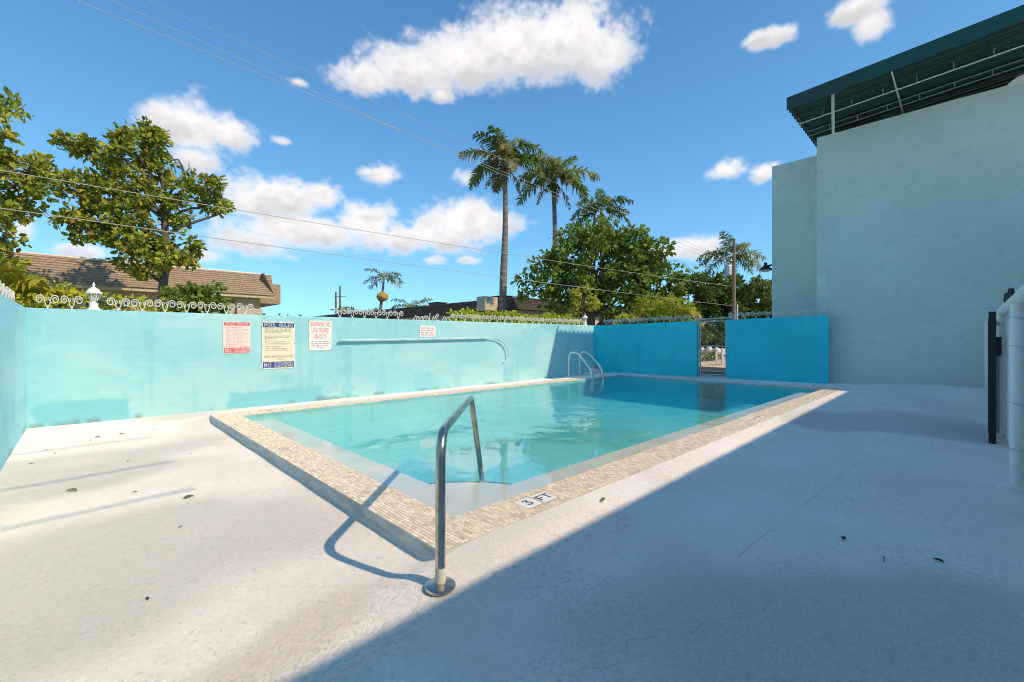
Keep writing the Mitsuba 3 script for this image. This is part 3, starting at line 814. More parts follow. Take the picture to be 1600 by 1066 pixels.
part(gate, 'post', tube([V3(far_pt(GA + .03, .1), 0), V3(far_pt(GA + .03, .1), 1.965)], .024, 10), GALV, 40)
part(gate, 'top_rail', tube([V3(far_pt(GA + .0, .1), 1.925), V3(far_pt(GB + .12, .1), 1.955)], .021, 10), GALV, 40)
part(gate, 'end_cap', lathe([(0, 0), (.03, 0), (.03, .05), (0, .06)], 10, V3(far_pt(GA + .03, .1), 1.94)), GALV, 40)
part(gate, 'end_cap', lathe([(0, 0), (.03, 0), (.03, .05), (0, .06)], 10, V3(far_pt(GB + .12, .1), 1.93)), GALV, 40)
fr_a, fr_b = far_pt(GA + .085, .1), far_pt(GB - .03, .1)
fr = [tube([V3(fr_a, .19), V3(fr_a, 1.86)], .02, 10), tube([V3(fr_b, .19), V3(fr_b, 1.86)], .02, 10)] + [tube([V3(fr_a, z), V3(fr_b, z)], .018, 10) for z in (.19, 1.08, 1.86)]
part(gate, 'frame', cat(fr), GALV, 40)
part(gate, 'wire_mesh', chain_mesh(fr_a, fr_b, .19, 1.86, .085, .0014), GALV, kind='stuff')

# ------------------------------------------------------------------ building on the right, with its green canopy
BX = 14.9
bld = thing('grey_building', 'tall windowless grey green stucco building wall on the right', 'building')
m = wall_slab((BX, 2.97), (BX, -9.0), 4.6, -.2, 6.99, 7.05, 40, seed=9, wob=.012)
part(bld, 'wall', m, STUCCO, 30)
low = [box(16.3, 19.4, 3.0, 4.49, -.2, 6.98)]
part(bld, 'side_wing', cat(low), STUCCO, label='set back stucco wing at the left of the building')
part(bld, 'parapet_patch', trimesh.convex.convex_hull(np.array([[BX - .004, y, z] for y, z in ((-.62, 7.02), (-.78, 7.13), (-.95, 7.12), (-1.05, 7.18), (-1.3, 7.10), (-1.3, 6.96), (-.62, 6.96))] + [[BX + .2, y, z] for y, z in ((-.62, 7.02), (-.78, 7.13), (-1.3, 7.10), (-1.3, 6.96), (-.62, 6.96))])), WHITE)

can = thing('metal_canopy', 'dark green corrugated metal roof canopy with open pipe framing above the building', 'canopy')
CA, CB = 13.36, 17.6
YE0, YE1 = 3.33, -4.9


def can_z(x, y): return 7.45 - .012 * (x - CA) + .060 * (3.2 - y)


# corrugated sheet, ridges along y
n = 300
xs_ = np.linspace(CA, CB, n)
V, F = [], []
for i, x in enumerate(xs_):
    w = .034 * math.copysign(min(1, abs(1.7 * math.sin(2 * math.pi * x / .236))), math.sin(2 * math.pi * x / .236)) - .03
    for y in (YE0, YE1):
        V += [(x, y, can_z(x, y) + w), (x, y, can_z(x, y) + w + .004)]
for i in range(n - 1):
    a, b = 4 * i, 4 * (i + 1)
    F += [[a, b, b + 2], [a, b + 2, a + 2], [a + 1, b + 3, b + 1], [a + 1, a + 3, b + 3], [a, a + 1, b + 1], [a, b + 1, b], [a + 2, b + 3, a + 3], [a + 2, b + 2, b + 3]]
part(can, 'corrugated_sheet', trimesh.Trimesh(V, F, process=False), GREEN)


def slope_box(x0, x1, y0, y1, z0, z1):
    m = box(x0, x1, y0, y1, z0, z1)
    v = m.vertices
    v[:, 2] += np.array([can_z(a, b) for a, b in v[:, :2]]) - can_z(CA, 3.2) * 0
    m.vertices = v
    return m


# valance with a soft wavy lower edge
vy = np.linspace(YE0, YE1, 220)
V, F = [], []
wv = .035 * (meshkit.fbm(np.stack([vy * 1.6, vy * 0, vy * 0], -1), 3, 2) - .5) * 2 + .012 * np.sin(vy * 7)
for y, w in zip(vy, wv):
    zc = can_z(CA, y)
    for xx, zz in ((CA - .014, zc + .23), (CA - .014, zc - .10 + w), (CA + .004, zc - .10 + w), (CA + .004, zc + .23)):
        V.append((xx, y, zz))
for i in range(len(vy) - 1):
    for j in range(4):
        a, b = 4 * i + j, 4 * i + (j + 1) % 4
        F += [[a, b, b + 4], [a, b + 4, a + 4]]
F += [[0, 2, 1], [0, 3, 2]]
part(can, 'valance', trimesh.Trimesh(V, F, process=False), GREEN, 30)
for i, xx in enumerate(np.arange(CA + .55, CB, .62)):
    part(can, 'purlin', slope_box(xx - .03, xx + .03, YE1 + .05, YE0 - .05, -.085, -.026), GREEN)
for yy in (YE0 - .10, 1.22, -3.0):
    part(can, 'cross_beam', slope_box(CA + .03, CB, yy - .014, yy + .014, -.125, -.09), IRON if yy < 2 else BARK)


def can_pipe(x, dz, r=.017):
    return tube([(x, YE0 - .1, can_z(x, YE0 - .1) - dz), (x, YE1 + .1, can_z(x, YE1 + .1) - dz)], r, 8)


part(can, 'pipe_rail', can_pipe(14.2, .20), WHITE, True)
part(can, 'pipe_rail', can_pipe(15.05, .13, .011), GALV, True)
part(can, 'pipe_rail', can_pipe(15.05, .27, .011), GALV, True)
for yy in np.arange(2.7, YE1, -.62):
    part(can, 'hanger', tube([(14.2, yy, can_z(14.2, yy) - .03), (14.2, yy, can_z(14.2, yy) - .21)], .012, 6), GALV)
    part(can, 'hanger', tube([(15.05, yy, can_z(15.05, yy) - .13), (15.05, yy, can_z(15.05, yy) - .28)], .011, 6), GALV)
part(can, 'strut', tube([(BX + .09, 2.60, 6.98), (13.5, 2.36, can_z(13.5, 2.36) - .01)], .035, 12), WHITE, 40, label='thick white strut near the end of the canopy')
for yy in (-2.6, -4.4):
    part(can, 'strut', tube([(BX + .09, yy, 6.98), (13.35, yy, can_z(13.35, yy) - .01)], .03, 12), WHITE, 40)

# lamp on the wing's side
lp = thing('wall_lamp', 'dark hooded lamp on an arm fixed to the grey wing', 'lamp')
lx, ly, lz = 17.2, 4.49, 3.86
part(lp, 'arm', tube(smooth_path([(lx, ly - .02, lz), (lx, ly + .28, lz + .02), (lx, ly + .42, lz - .02)], .1), .03, 8), BLACK, True)
part(lp, 'hood', lathe([(0, .13), (.05, .12), (.06, .02), (.13, -.04), (.21, -.12), (.22, -.15), (.19, -.15), (.05, -.05), (0, -.04)], 18, (lx, ly + .45, lz)), BLACK, 40)
part(lp, 'globe', lathe([(0, -.05), (.14, -.10), (.17, -.15), (.12, -.20), (0, -.22)], 16, (lx, ly + .45, lz)), SIGN_W, True)

# ------------------------------------------------------------------ motel wing behind the camera (its roof edge throws the shade over the deck)
mo = thing('motel_wing', 'two storey motel wing along the deck, behind the viewpoint', 'building')
RZ, RYE = 4.12, -2.52
part(mo, 'wall', box(-14, 14.5, -9, -3.6, -.2, RZ - .18), CREAM)
rv = box(-14.5, 14.6, -9.4, RYE, RZ - .18, RZ)
v = rv.vertices
v[v[:, 1] > -5, 1] += np.where(v[v[:, 1] > -5, 0] > 0, .115, -.37)
rv.vertices = v
part(mo, 'roof', rv, CREAM)
for k, xx in enumerate((-8, -4, 0, 4, 8, 12)):
    d_ = part(mo, 'door', box(xx - .45, xx + .45, -3.62, -3.56, .0, 2.1), WHITE)
    part(mo, 'window', box(xx + .9, xx + 2.3, -3.62, -3.575, 1.0, 2.1), GLASS)

# ------------------------------------------------------------------ chain link fence on the right
fn = thing('deck_fence', 'white chain link fence on thick white posts at the right edge', 'fence')
FY = -.30
for xx, r in ((3.25, .05), (5.87, .043), (8.62, .042)):
    zb = float(deck_z(xx, FY))
    part(fn, 'post', tube([(xx, FY, zb - .03), (xx, FY, 1.645)], r, 14), WHITE, 40)
    part(fn, 'post_footing', lathe([(0, 0), (.13, 0), (.11, .035), (.06, .06), (0, .062)], 16, (xx, FY, zb - .01)), DECK, 40)
part(fn, 'top_rail', tube([(3.0, FY, 1.66), (8.62, FY, 1.66)], .036, 12), WHITE, 40)
part(fn, 'wire_mesh', chain_mesh((3.0, FY), (8.62, FY), .06, 1.64, .072, .0017, -.045), WHITE, kind='stuff')
tw = []
for xx in np.arange(3.05, 8.6, .062):
    a = np.linspace(0, 2 * np.pi, 9)
    tw.append(tube(np.stack([xx + .012 * a / 6, FY + .042 * np.cos(a), 1.66 + .042 * np.sin(a)], 1), .003, 4, caps=False))
part(fn, 'wire_wrap', cat(tw), WHITE, kind='stuff')
for xx in (5.87, 8.62):
    for zz in (.35, .75, 1.25, 1.50):
        a = np.linspace(0, 2 * np.pi, 17)
        rr = .047
        part(fn, 'tie_wire', tube(np.stack([xx + rr * np.cos(a), FY + rr * np.sin(a), zz + .01 * np.sin(a)], 1), .004, 5, caps=False), GALV, True)
f2 = thing('deck_fence', 'white fence section beyond the black gate, meeting the grey building', 'fence')
for xx in (11.6, 14.3):
    zb = float(deck_z(xx, FY))
    part(f2, 'post', tube([(xx, FY, zb - .03), (xx, FY, 1.66)], .042, 12), WHITE, 40)
part(f2, 'top_rail', tube([(9.9, FY, 1.66), (14.85, FY, 1.66)], .033, 12), WHITE, 40)
part(f2, 'wire_mesh', chain_mesh((9.9, FY), (14.85, FY), .15, 1.64, .08, .002, -.04), WHITE, kind='stuff')
gt = thing('black_gate', 'black metal gate standing open beside the white fence', 'gate')
zb = float(deck_z(8.3, -.25))
for (xx, yy, zt, w) in ((8.17, -.215, 1.655, .032), (8.95, -.225, 1.60, .03)):
    part(gt, 'post', box(xx - w, xx + w, yy - w, yy + w, zb - .02, zt), BLACK)
part(gt, 'leaf_frame', cat([box(8.205, 8.915, -.245, -.205, z - .025, z + .025) for z in (.17, .85, 1.52)]), BLACK)
for xx in np.linspace(8.28, 8.86, 6):
    part(gt, 'bar', box(xx - .011, xx + .011, -.236, -.214, .197, 1.493), BLACK)
part(gt, 'latch_box', box(8.36, 8.56, -.30, -.247, 1.10, 1.34), BLACK)
fp = thing('finial_post', 'slim black post topped by a square lantern shaped finial behind the gate', 'post')
fx_, fy_ = 8.80, -.40
part(fp, 'pole', box(fx_ - .03, fx_ + .03, fy_ - .03, fy_ + .03, 0, 1.72), BLACK)
part(fp, 'finial', lathe([(0, 1.70), (.035, 1.70), (.05, 1.76), (.068, 1.80), (.068, 1.90), (.05, 1.925), (.03, 1.93), (.028, 1.98), (0, 1.985)], 4, (fx_, fy_, 0)), BLACK)
pb = thing('utility_cabinet', 'narrow grey upright cabinet between the black gate and the white fence post', 'cabinet')
part(pb, 'sheet', box(8.44, 8.58, -.285, -.255, .10, 1.30), GREYP)
part(pb, 'rib', box(8.445, 8.575, -.254, -.245, .55, .60), GALV)
# ------------------------------------------------------------------ litter on the deck
def litter(label, x, y, L, W, bs, cl, rot, z0=None, catn='leaf', name='fallen_leaf'):
    k = thing(name, label, catn)
    n = 9
    t = np.linspace(0, 1, n)
    w = W / 2 * np.sin(np.pi * np.clip(t, .02, .98)) ** .8
    V, F = [], []
    for i in range(n):
        u = (t[i] - .5) * L
        for s in (-1, 0, 1):
            V.append((u, s * w[i], .012 * abs(s) * (W / .05) + .012 * math.sin(3 * t[i]) * (L / .12)))
    for i in range(n - 1):
        for j in (0, 1):
            a = 3 * i + j
            F += [[a, a + 3, a + 4], [a, a + 4, a + 1]]
    V = np.array(V)
    c, s = math.cos(rot), math.sin(rot)
    V[:, :2] = V[:, :2] @ np.array([[c, s], [-s, c]])
    zz = float(deck_z(x, y)) + .004 if z0 is None else z0
    m = trimesh.Trimesh(V + (x, y, zz), F, process=False)
    add(k, m, LEAF, True, color=np.tile(np.array(cl, float), (len(V), 1)))


litter('olive leaf lying alone on the left of the sunlit deck', -.06, 5.43, .10, .04, None, (.26, .28, .07), -.9)
litter('curled green leaf on the sunlit deck, the nearest to the pool edge there', .64, 4.53, .07, .045, None, (.16, .22, .06), .2)
litter('small yellow green leaf at the shade line beyond the grab rail', 2.86, 1.94, .09, .03, None, (.25, .24, .05), .4)
SCRAPS = ['dark leaf scrap on the farthest cable shadow stripe by the left wall', 'pale brown leaf scrap just in front of the farthest shadow stripe', 'dark leaf scrap in the middle of the row along the aqua wall', 'long dark leaf scrap of the row along the aqua wall, second from the right',
          'small dark leaf scrap just left of the row along the aqua wall', 'leaf scrap closest to the foot of the left wall', 'rightmost dark leaf scrap of the row along the aqua wall', 'leaf scrap between the two green leaves on the deck', 'leaf scrap beside the middle cable shadow stripe',
          'tiny leaf scrap close to the raised pool edge', 'tiny leaf scrap nearer the viewer than the two green leaves', 'lone dark leaf scrap on the nearest part of the sunlit deck']
for i, (x, y, L) in enumerate(((-.3, 7.6, .05), (-.22, 7.35, .06), (.15, 8.1, .09), (.4, 8.15, .09), (.08, 7.9, .06), (-.38, 6.9, .05), (.75, 8.2, .06), (.33, 5.0, .05), (.36, 6.3, .05), (.9, 6.2, .04), (.5, 3.85, .04), (.24, 2.9, .04))):
    L *= .75
    litter('small dark dry leaf scrap on the sunlit deck near the aqua wall' if y > 6.5 else 'tiny dark leaf scrap on the middle of the sunlit deck', x, y, L, L * .45, None, (.09, .07, .05), i * 1.3)
    labels[list(labels)[-1]] = {'label': SCRAPS[i], 'category': 'leaf', 'group': 'dry leaf scraps on the sunlit deck'}
for i, (x, y, L) in enumerate(((3.60, .57, .05), (3.65, .12, .045))):
    litter(('dark seed pod on the shaded deck, the one nearer the pool', 'dark seed pod on the shaded deck, the one farther right')[i], x, y, L, .03, None, (.05, .04, .035), .3 + i, name='seed_pod', catn='pod')
for i, (x, y, a, L) in enumerate(((3.1, -.35, -.75, .19), (3.45, .35, .1, .08))):
    k = thing('twig', ('long thin dark twig lying on the shaded deck', 'short thin twig lying on the shaded deck')[i], 'twig')
    z = float(deck_z(x, y)) + .006
    add(k, tube([(x - math.cos(a) * L / 2, y - math.sin(a) * L / 2, z), (x + .01, y, z + .004), (x + math.cos(a) * L / 2, y + math.sin(a) * L / 2, z)], .0035, 5), BARK)

# ------------------------------------------------------------------ plants
def leaf_shape(kind):
    if kind == 'broad':      # a folded oval leaf, 6 faces
        P = np.array([(0, 0, 0), (.35, -.30, .06), (.75, -.22, .04), (1, 0, -.10), (.75, .22, .04), (.35, .30, .06), (.5, 0, -.02)])
        Fc = np.array([(0, 1, 6), (1, 2, 6), (2, 3, 6), (3, 4, 6), (4, 5, 6), (5, 0, 6)])
    else:                     # a narrow leaf
        P = np.array([(0, 0, 0), (.4, -.13, .03), (1, 0, -.15), (.4, .13, .03)])
        Fc = np.array([(0, 1, 2), (0, 2, 3)])
    return P, Fc


def leaves(pos, out, size, kind, rng_, colors, up=.35, jit=.75):
    P, Fc = leaf_shape(kind)
    n = len(pos)
    d = out + rng_.normal(0, jit, (n, 3))
    d[:, 2] -= .15
    d /= np.linalg.norm(d, axis=1, keepdims=True) + 1e-9
    nn = np.tile((0, 0, 1.0), (n, 1)) * up + rng_.normal(0, .5, (n, 3)) + out * .5
    s = np.cross(nn, d); s /= np.linalg.norm(s, axis=1, keepdims=True) + 1e-9
    nn = np.cross(d, s)
    sz = size * rng_.uniform(.65, 1.3, n)
    V = pos[:, None, :] + sz[:, None, None] * (P[None, :, 0, None] * d[:, None] + P[None, :, 1, None] * s[:, None] + P[None, :, 2, None] * nn[:, None])
    F = Fc[None] + len(P) * np.arange(n)[:, None, None]
    return V.reshape(-1, 3), F.reshape(-1, 3), np.repeat(colors, len(P), 0)


PALS = {
    'almond': ([(.115, .145, .022), (.16, .165, .025), (.22, .19, .03), (.08, .115, .02), (.27, .20, .03), (.14, .10, .03)], [.28, .26, .16, .18, .06, .06]),
    'green': ([(.085, .125, .022), (.06, .095, .02), (.12, .15, .03), (.15, .16, .035)], [.35, .3, .25, .1]),
    'dark': ([(.055, .085, .02), (.04, .065, .017), (.085, .115, .025), (.11, .135, .03)], [.35, .3, .25, .1]),
    'lime': ([(.25, .32, .02), (.32, .36, .03), (.19, .27, .02), (.38, .36, .05)], [.35, .3, .25, .1]),
    'croton': ([(.30, .28, .02), (.22, .24, .02), (.36, .30, .03), (.13, .16, .02), (.32, .20, .05)], [.3, .3, .2, .15, .05]),
    'golden': ([(.20, .23, .03), (.26, .22, .035), (.14, .18, .025), (.32, .20, .05), (.24, .15, .06)], [.35, .25, .2, .12, .08]),
}


LIFT = 2.3


def pick(pal, n, r_):
    c, p = PALS[pal]
    c = np.array(c)[r_.choice(len(c), n, p=np.array(p) / sum(p))]
    return c * r_.uniform(.8, 1.3, (n, 1)) * LIFT


def crown_leaves(lobes, per, size, pal, seed, kind='broad', clump=.30, nclump=None):
    """lobes: (centre, radii). Leaf clumps over the shell of each lobe, with gaps between the clumps."""
    r_ = np.random.default_rng(seed)
    Vs, Fs, Cs, off = [], [], [], 0
    for c, rad in lobes:
        c, rad = np.asarray(c, float), np.asarray(rad, float)
        area = (rad[0] * rad[1] + rad[0] * rad[2] + rad[1] * rad[2]) / 3
        k = max(4, int(area / (clump * clump) * 2.4)) if nclump is None else nclump
        d = r_.normal(0, 1, (k, 3)); d /= np.linalg.norm(d, axis=1, keepdims=True)
        rr = r_.uniform(.45, 1.08, (k, 1)) ** .6
        cc = c + d * rad * rr
        npk = r_.poisson(per * 1.7, k) + 4
        idx = np.repeat(np.arange(k), npk)
        n = len(idx)
        e = r_.normal(0, 1, (n, 3)); e /= np.linalg.norm(e, axis=1, keepdims=True)
        er = clump * r_.uniform(.2, 1.0, (n, 1)) * r_.uniform(.7, 1.25, k)[idx][:, None]
        pos = cc[idx] + e * er * np.array([1.1, 1.1, .75])
        out = e * .7 + d[idx] * .5
        col = pick(pal, n, r_) * r_.uniform(.8, 1.2, k)[idx][:, None]
        V, F, C = leaves(pos, out, size, kind, r_, col)
        Vs.append(V); Fs.append(F + off); Cs.append(C); off += len(V)
    return np.vstack(Vs), np.vstack(Fs), np.clip(np.vstack(Cs), 0.005, .6)


def limb(p, q, r0, r1, seed, bend=.12, n=9):
    r_ = np.random.default_rng(seed)
    p, q = np.asarray(p, float), np.asarray(q, float)
    L = np.linalg.norm(q - p)
    t = np.linspace(0, 1, n)[:, None]
    off = np.cumsum(r_.normal(0, 1, (n, 3)), 0); off -= t * off[-1]; off[0] = 0
    pts = p + (q - p) * t + off * L * bend / n * 1.6 + np.array([0, 0, 1]) * (np.sin(t * np.pi) * L * .06)
    return tube(pts, np.linspace(r0, r1, n), 8)


def tree(name, label, base, trunk_top, r, lobes, size, pal, seed, per=16, clump=.3, group=None, extra=(), kind='broad'):
    k = thing(name, label, 'tree', group)
    base, top = np.asarray(base, float), np.asarray(trunk_top, float)
    n = 12
    t = np.linspace(0, 1, n)[:, None]
    r_ = np.random.default_rng(seed)
    w = np.cumsum(r_.normal(0, .02, (n, 3)), 0) * np.linalg.norm(top - base) * .25; w[:, 2] = 0
    pts = base + (top - base) * t + w - w[0]
    rad = r * (1.0 - .45 * t[:, 0]) + r * .5 * np.exp(-t[:, 0] * 14)
    part(k, 'trunk', tube(pts, rad, 12), BARK, True)
    for i, (c, R) in enumerate(lobes):
        c = np.asarray(c, float)
        j = int(np.clip(np.searchsorted(pts[:, 2], c[2] - .55 * np.linalg.norm(c[:2] - top[:2]) - .2), 3, n - 1))
        tgt = c + np.array([0, 0, -.2 * np.min(R)])
        part(k, 'branch', limb(pts[j], tgt, rad[j] * .62, .025, seed + i), BARK, True)
        for q in range(2):
            e = c + r_.normal(0, .5, 3) * np.asarray(R)
            part(k, 'branch', limb(tgt, e, .03, .010, seed * 7 + i * 3 + q), BARK, True)
    for i, (a, b, r0) in enumerate(extra):
        part(k, 'branch', limb(a, b, r0, .008, seed + 50 + i, .2), BARK, True)
    v, f, c = crown_leaves(lobes, per, size, pal, seed, kind, clump)
    part(k, 'crown', (v, f), LEAF, color=c)
    return k


# the almond tree left of the pool, behind the wall
# crown lobes: x, z, half width, half height; spread a little in depth round the trunk
ALM = [((x, 17.0 + .35 * math.sin(i * 2.4), z), (a, max(a, .45), b)) for i, (x, z, a, b) in enumerate(((-.16,6.68,.33,.18),(.22,6.67,.44,.29),(.66,6.60,.47,.35),(1.33,7.46,.50,.31),(1.64,7.23,.33,.33),(1.14,6.78,.64,.46),(1.70,6.67,.37,.48),(-.28,5.38,.36,.25),(.10,5.62,.50,.37),(.58,5.67,.61,.52),(1.08,5.60,.62,.53),(1.43,5.65,.36,.36),(-.34,4.50,.30,.21),(-.03,4.80,.50,.30),(.42,4.82,.60,.38),(.93,4.73,.53,.35),(.29,4.24,.48,.20),(2.12,5.84,.56,.34),(2.67,6.15,.54,.33),(3.08,5.84,.28,.39),(3.23,5.43,.16,.32),(1.93,5.37,.37,.22),(2.20,5.03,.38,.23),(.97,3.98,.44,.35),(1.47,4.24,.54,.45),(2.01,4.13,.56,.39),(2.44,3.87,.31,.25),(1.18,3.48,.45,.34),(1.73,3.70,.55,.33),(.77,4.24,.35,.21)))]
tree('almond_tree', 'broad leaved yellow green tree before the tan building, trunk bare below', (1.70, 17.0, -.1), (1.78, 17.0, 5.5), .15, ALM, .155, 'almond', 3, per=15, clump=.20,
     extra=[((1.8, 17, 5.3), (2.28, 17.0, 6.45), .05), ((2.28, 17, 6.45), (1.5, 17.0, 7.35), .035), ((2.28, 17, 6.45), (2.42, 17.1, 6.85), .025), ((3.0, 17, 6.0), (3.45, 17.1, 6.35), .02), ((3.0, 17, 5.8), (3.6, 17.2, 5.95), .015)])
# tree at the left edge of the photograph
LT = [((x, 16.4 + .35 * math.sin(i * 2.1), z), (a, max(a, .45), b)) for i, (x, z, a, b) in enumerate(((-1.32,7.02,.22,.27),(-1.22,5.72,.60,.33),(-.93,5.45,.27,.24),(-1.22,5.09,.57,.33),(-.98,4.73,.33,.23),(-1.27,4.29,.36,.27),(-1.37,3.77,.27,.27),(-1.30,3.34,.19,.27),(-1.36,3.02,.18,.12),(-1.67,5.59,.44,.58),(-1.67,4.52,.44,.58),(-1.57,6.39,.37,.37),(-2.4,5.4,.8,.9),(-2.5,4.2,.8,.7)))]
tree('almond_tree', 'yellow green tree cut off by the left edge of the picture', (-2.3, 16.4, -.1), (-2.2, 16.4, 5.4), .18, LT, .155, 'almond', 11, per=16, clump=.21)

# hedges and shrubs behind the aqua wall
def bushy(name, label, catn, lobes, per, size, pal, seed, kind='broad', clump=.16, kindof=None, stems=True):
    k = thing(name, label, catn, kind=kindof)
    v, f, c = crown_leaves(lobes, per, size, pal, seed, kind, clump)
    part(k, 'foliage', (v, f), LEAF, color=c)
    if stems:
        ms = [tube([(c_[0][0], c_[0][1], -.08), (c_[0][0] + .03, c_[0][1], c_[0][2])], .02, 5) for c_ in lobes]
        part(k, 'stems', cat(ms), BARK)
    return k


bushy('croton_bush', 'yellow leaved bush behind the scrolls left of the white lantern', 'bush', [((-.75, 11.3, 1.95), (.3, .3, .22)), ((-.45, 11.2, 2.0), (.32, .3, .24)), ((-.1, 11.2, 2.02), (.25, .3, .20)), ((-.3, 11.4, 2.2), (.2, .2, .14))], 12, .085, 'croton', 21)
bushy('croton_bush', 'yellow leaved bush behind the scrolls right of the white lantern', 'bush', [((.28, 11.2, 1.96), (.28, .3, .22)), ((.62, 11.2, 1.92), (.3, .3, .2)), ((.95, 11.3, 1.85), (.25, .3, .14))], 12, .085, 'croton', 22)
bushy('round_shrub', 'rounded dark green shrub in front of the tan building, right of the tree trunk', 'shrub', [((1.75, 13.4, 2.15), (.40, .4, .32)), ((2.05, 13.4, 2.45), (.40, .4, .34)), ((2.35, 13.4, 2.15), (.42, .4, .32)), ((2.0, 13.3, 1.95), (.6, .4, .25))], 15, .15, 'green', 23, clump=.18)
hl = [((x, 10.75 + .1 * math.sin(x * 3), 1.95 + .03 * math.sin(x * 5.1)), (.34, .34, .24)) for x in np.arange(8.1, 13.9, .36)]
bushy('lime_hedge', 'bright lime green hedge behind the scrolls at the far end of the aqua wall', 'hedge', hl, 14, .085, 'lime', 24, clump=.15)
hl = [((14.9 + .07 * i, 9.3 - .33 * i, 1.72), (.3, .3, .28)) for i in range(6)]
bushy('dark_hedge', 'dark clipped hedge behind the shaded blue wall', 'hedge', hl, 12, .09, 'dark', 25, clump=.16)


# ------------------------------------------------------------------ palms
def frond(length, az, el, droop, seed, wleaf=.55, nl=34, ruffle=.75):
    """A feather leaf: the rachis leaves at elevation el (deg) and bends down by droop (deg) along its length."""
    r_ = np.random.default_rng(seed)
    n = 14
    t = np.linspace(0, 1, n)
    e = np.radians(el - droop * t ** 1.25)
    ds = length / (n - 1)
    rad = np.concatenate([[0], np.cumsum(np.cos(e[:-1]) * ds)])
    zz = np.concatenate([[0], np.cumsum(np.sin(e[:-1]) * ds)])
    ca, sa = math.cos(math.radians(az)), math.sin(math.radians(az))
    pts = np.stack([rad * ca, rad * sa, zz], 1)
    rach = tube(pts, np.linspace(.035, .006, n) * max(.5, length / 3.2), 5)
    V, F = [], []
    for s in (-1, 1):
        for i in range(nl):
            u = .12 + .88 * (i + r_.uniform(0, .6)) / nl
            p = np.array([np.interp(u, t, pts[:, c]) for c in range(3)])
            ee = np.interp(u, t, e)
            tang = np.array([math.cos(ee) * ca, math.cos(ee) * sa, math.sin(ee)])
            side = np.array([-sa, ca, 0]) * s
            nrm = np.cross(tang, side) * s
            L = 1.25 * wleaf * math.sin(math.pi * (.18 + .78 * u)) ** .7 * r_.uniform(.8, 1.15)
            d = side * .8 + tang * .55 + nrm * r_.uniform(-ruffle, ruffle)
            d /= np.linalg.norm(d)
            w = .10 * max(.6, length / 3.2)
            q1 = p + d * L * .55 + np.array([0, 0, -.05 * L])
            q2 = p + d * L + np.array([0, 0, -.34 * L])
            o = len(V)
            wv = tang * w
            V += [p - wv * .5, p + wv * .5, q1 + wv * .6, q1 - wv * .6, q2]
            F += [[o, o + 1, o + 2], [o, o + 2, o + 3], [o + 3, o + 2, o + 4]]
    nv = len(rach.vertices)
    return np.vstack([rach.vertices, np.array(V)]), np.vstack([rach.faces, np.array(F) + nv])


def palm(label, base, top, r, fronds, pal, seed, length=3.0, shaft=1.2, nl=40, wleaf=.55, name='royal_palm', bulge=.25, shaft_col=(.16, .20, .06)):
    k = thing(name, label, 'palm tree')
    base, top = np.asarray(base, float), np.asarray(top, float)
    t = np.linspace(0, 1, 24)
    H = np.linalg.norm(top - base)
    r_ = np.random.default_rng(seed)
    pts = base + (top - base) * t[:, None] + np.stack([np.sin(t * 5 + seed) * .012 * H * t * (1 - t) * 3, np.cos(t * 4) * .01 * H * t * (1 - t), 0 * t], 1)
    rad = r * (1 + bulge * np.exp(-((t - .45) / .25) ** 2) - .35 * t) + r * .3 * np.exp(-t * 16)
    part(k, 'trunk', tube(pts, rad, 14), PALMBARK, True)
    if shaft:
        q = top + np.array([[0, 0, z] for z in np.linspace(-.02, shaft, 7)])
        sh = tube(q, r * np.array([.72, .85, .85, .75, .62, .5, .35]), 12)
        part(k, 'crownshaft', sh, SHAFT, True, color=np.tile(np.array(shaft_col), (len(sh.vertices), 1)))
        hd = top + np.array([0, 0, shaft * .9])
    else:
        hd = top
    for i, (az, el, dr_, lf) in enumerate(fronds):
        v, f = frond(length * lf, az, el, dr_, seed * 31 + i, wleaf * (.7 + .3 * lf), nl)
        c = pick(pal, 1, r_)[0] * (1.0 if el > -5 else .8)
        part(k, 'frond', (v + hd, f), LEAF, color=np.tile(c, (len(v), 1)))
    if name == 'royal_palm':
        for i, (az, el) in enumerate(((LEFT + 30, -38), (RIGHT - 10, -48), (TOW, -42))):
            v, f = frond(length * .72, az, el, 35, seed * 77 + i, wleaf * .6, 28)
            part(k, 'frond', (v + hd - np.array([0, 0, .25]), f), LEAF, color=np.tile(np.array((.20, .145, .06)), (len(v), 1)), label='dry brown frond hanging below the crown')
    return k, hd


PALS['palm'] = ([(.075, .10, .03), (.05, .075, .022), (.12, .125, .04), (.15, .13, .05)], [.35, .3, .25, .1])
PALS['palmy'] = ([(.13, .15, .04), (.10, .12, .03), (.17, .16, .045)], [.4, .4, .2])
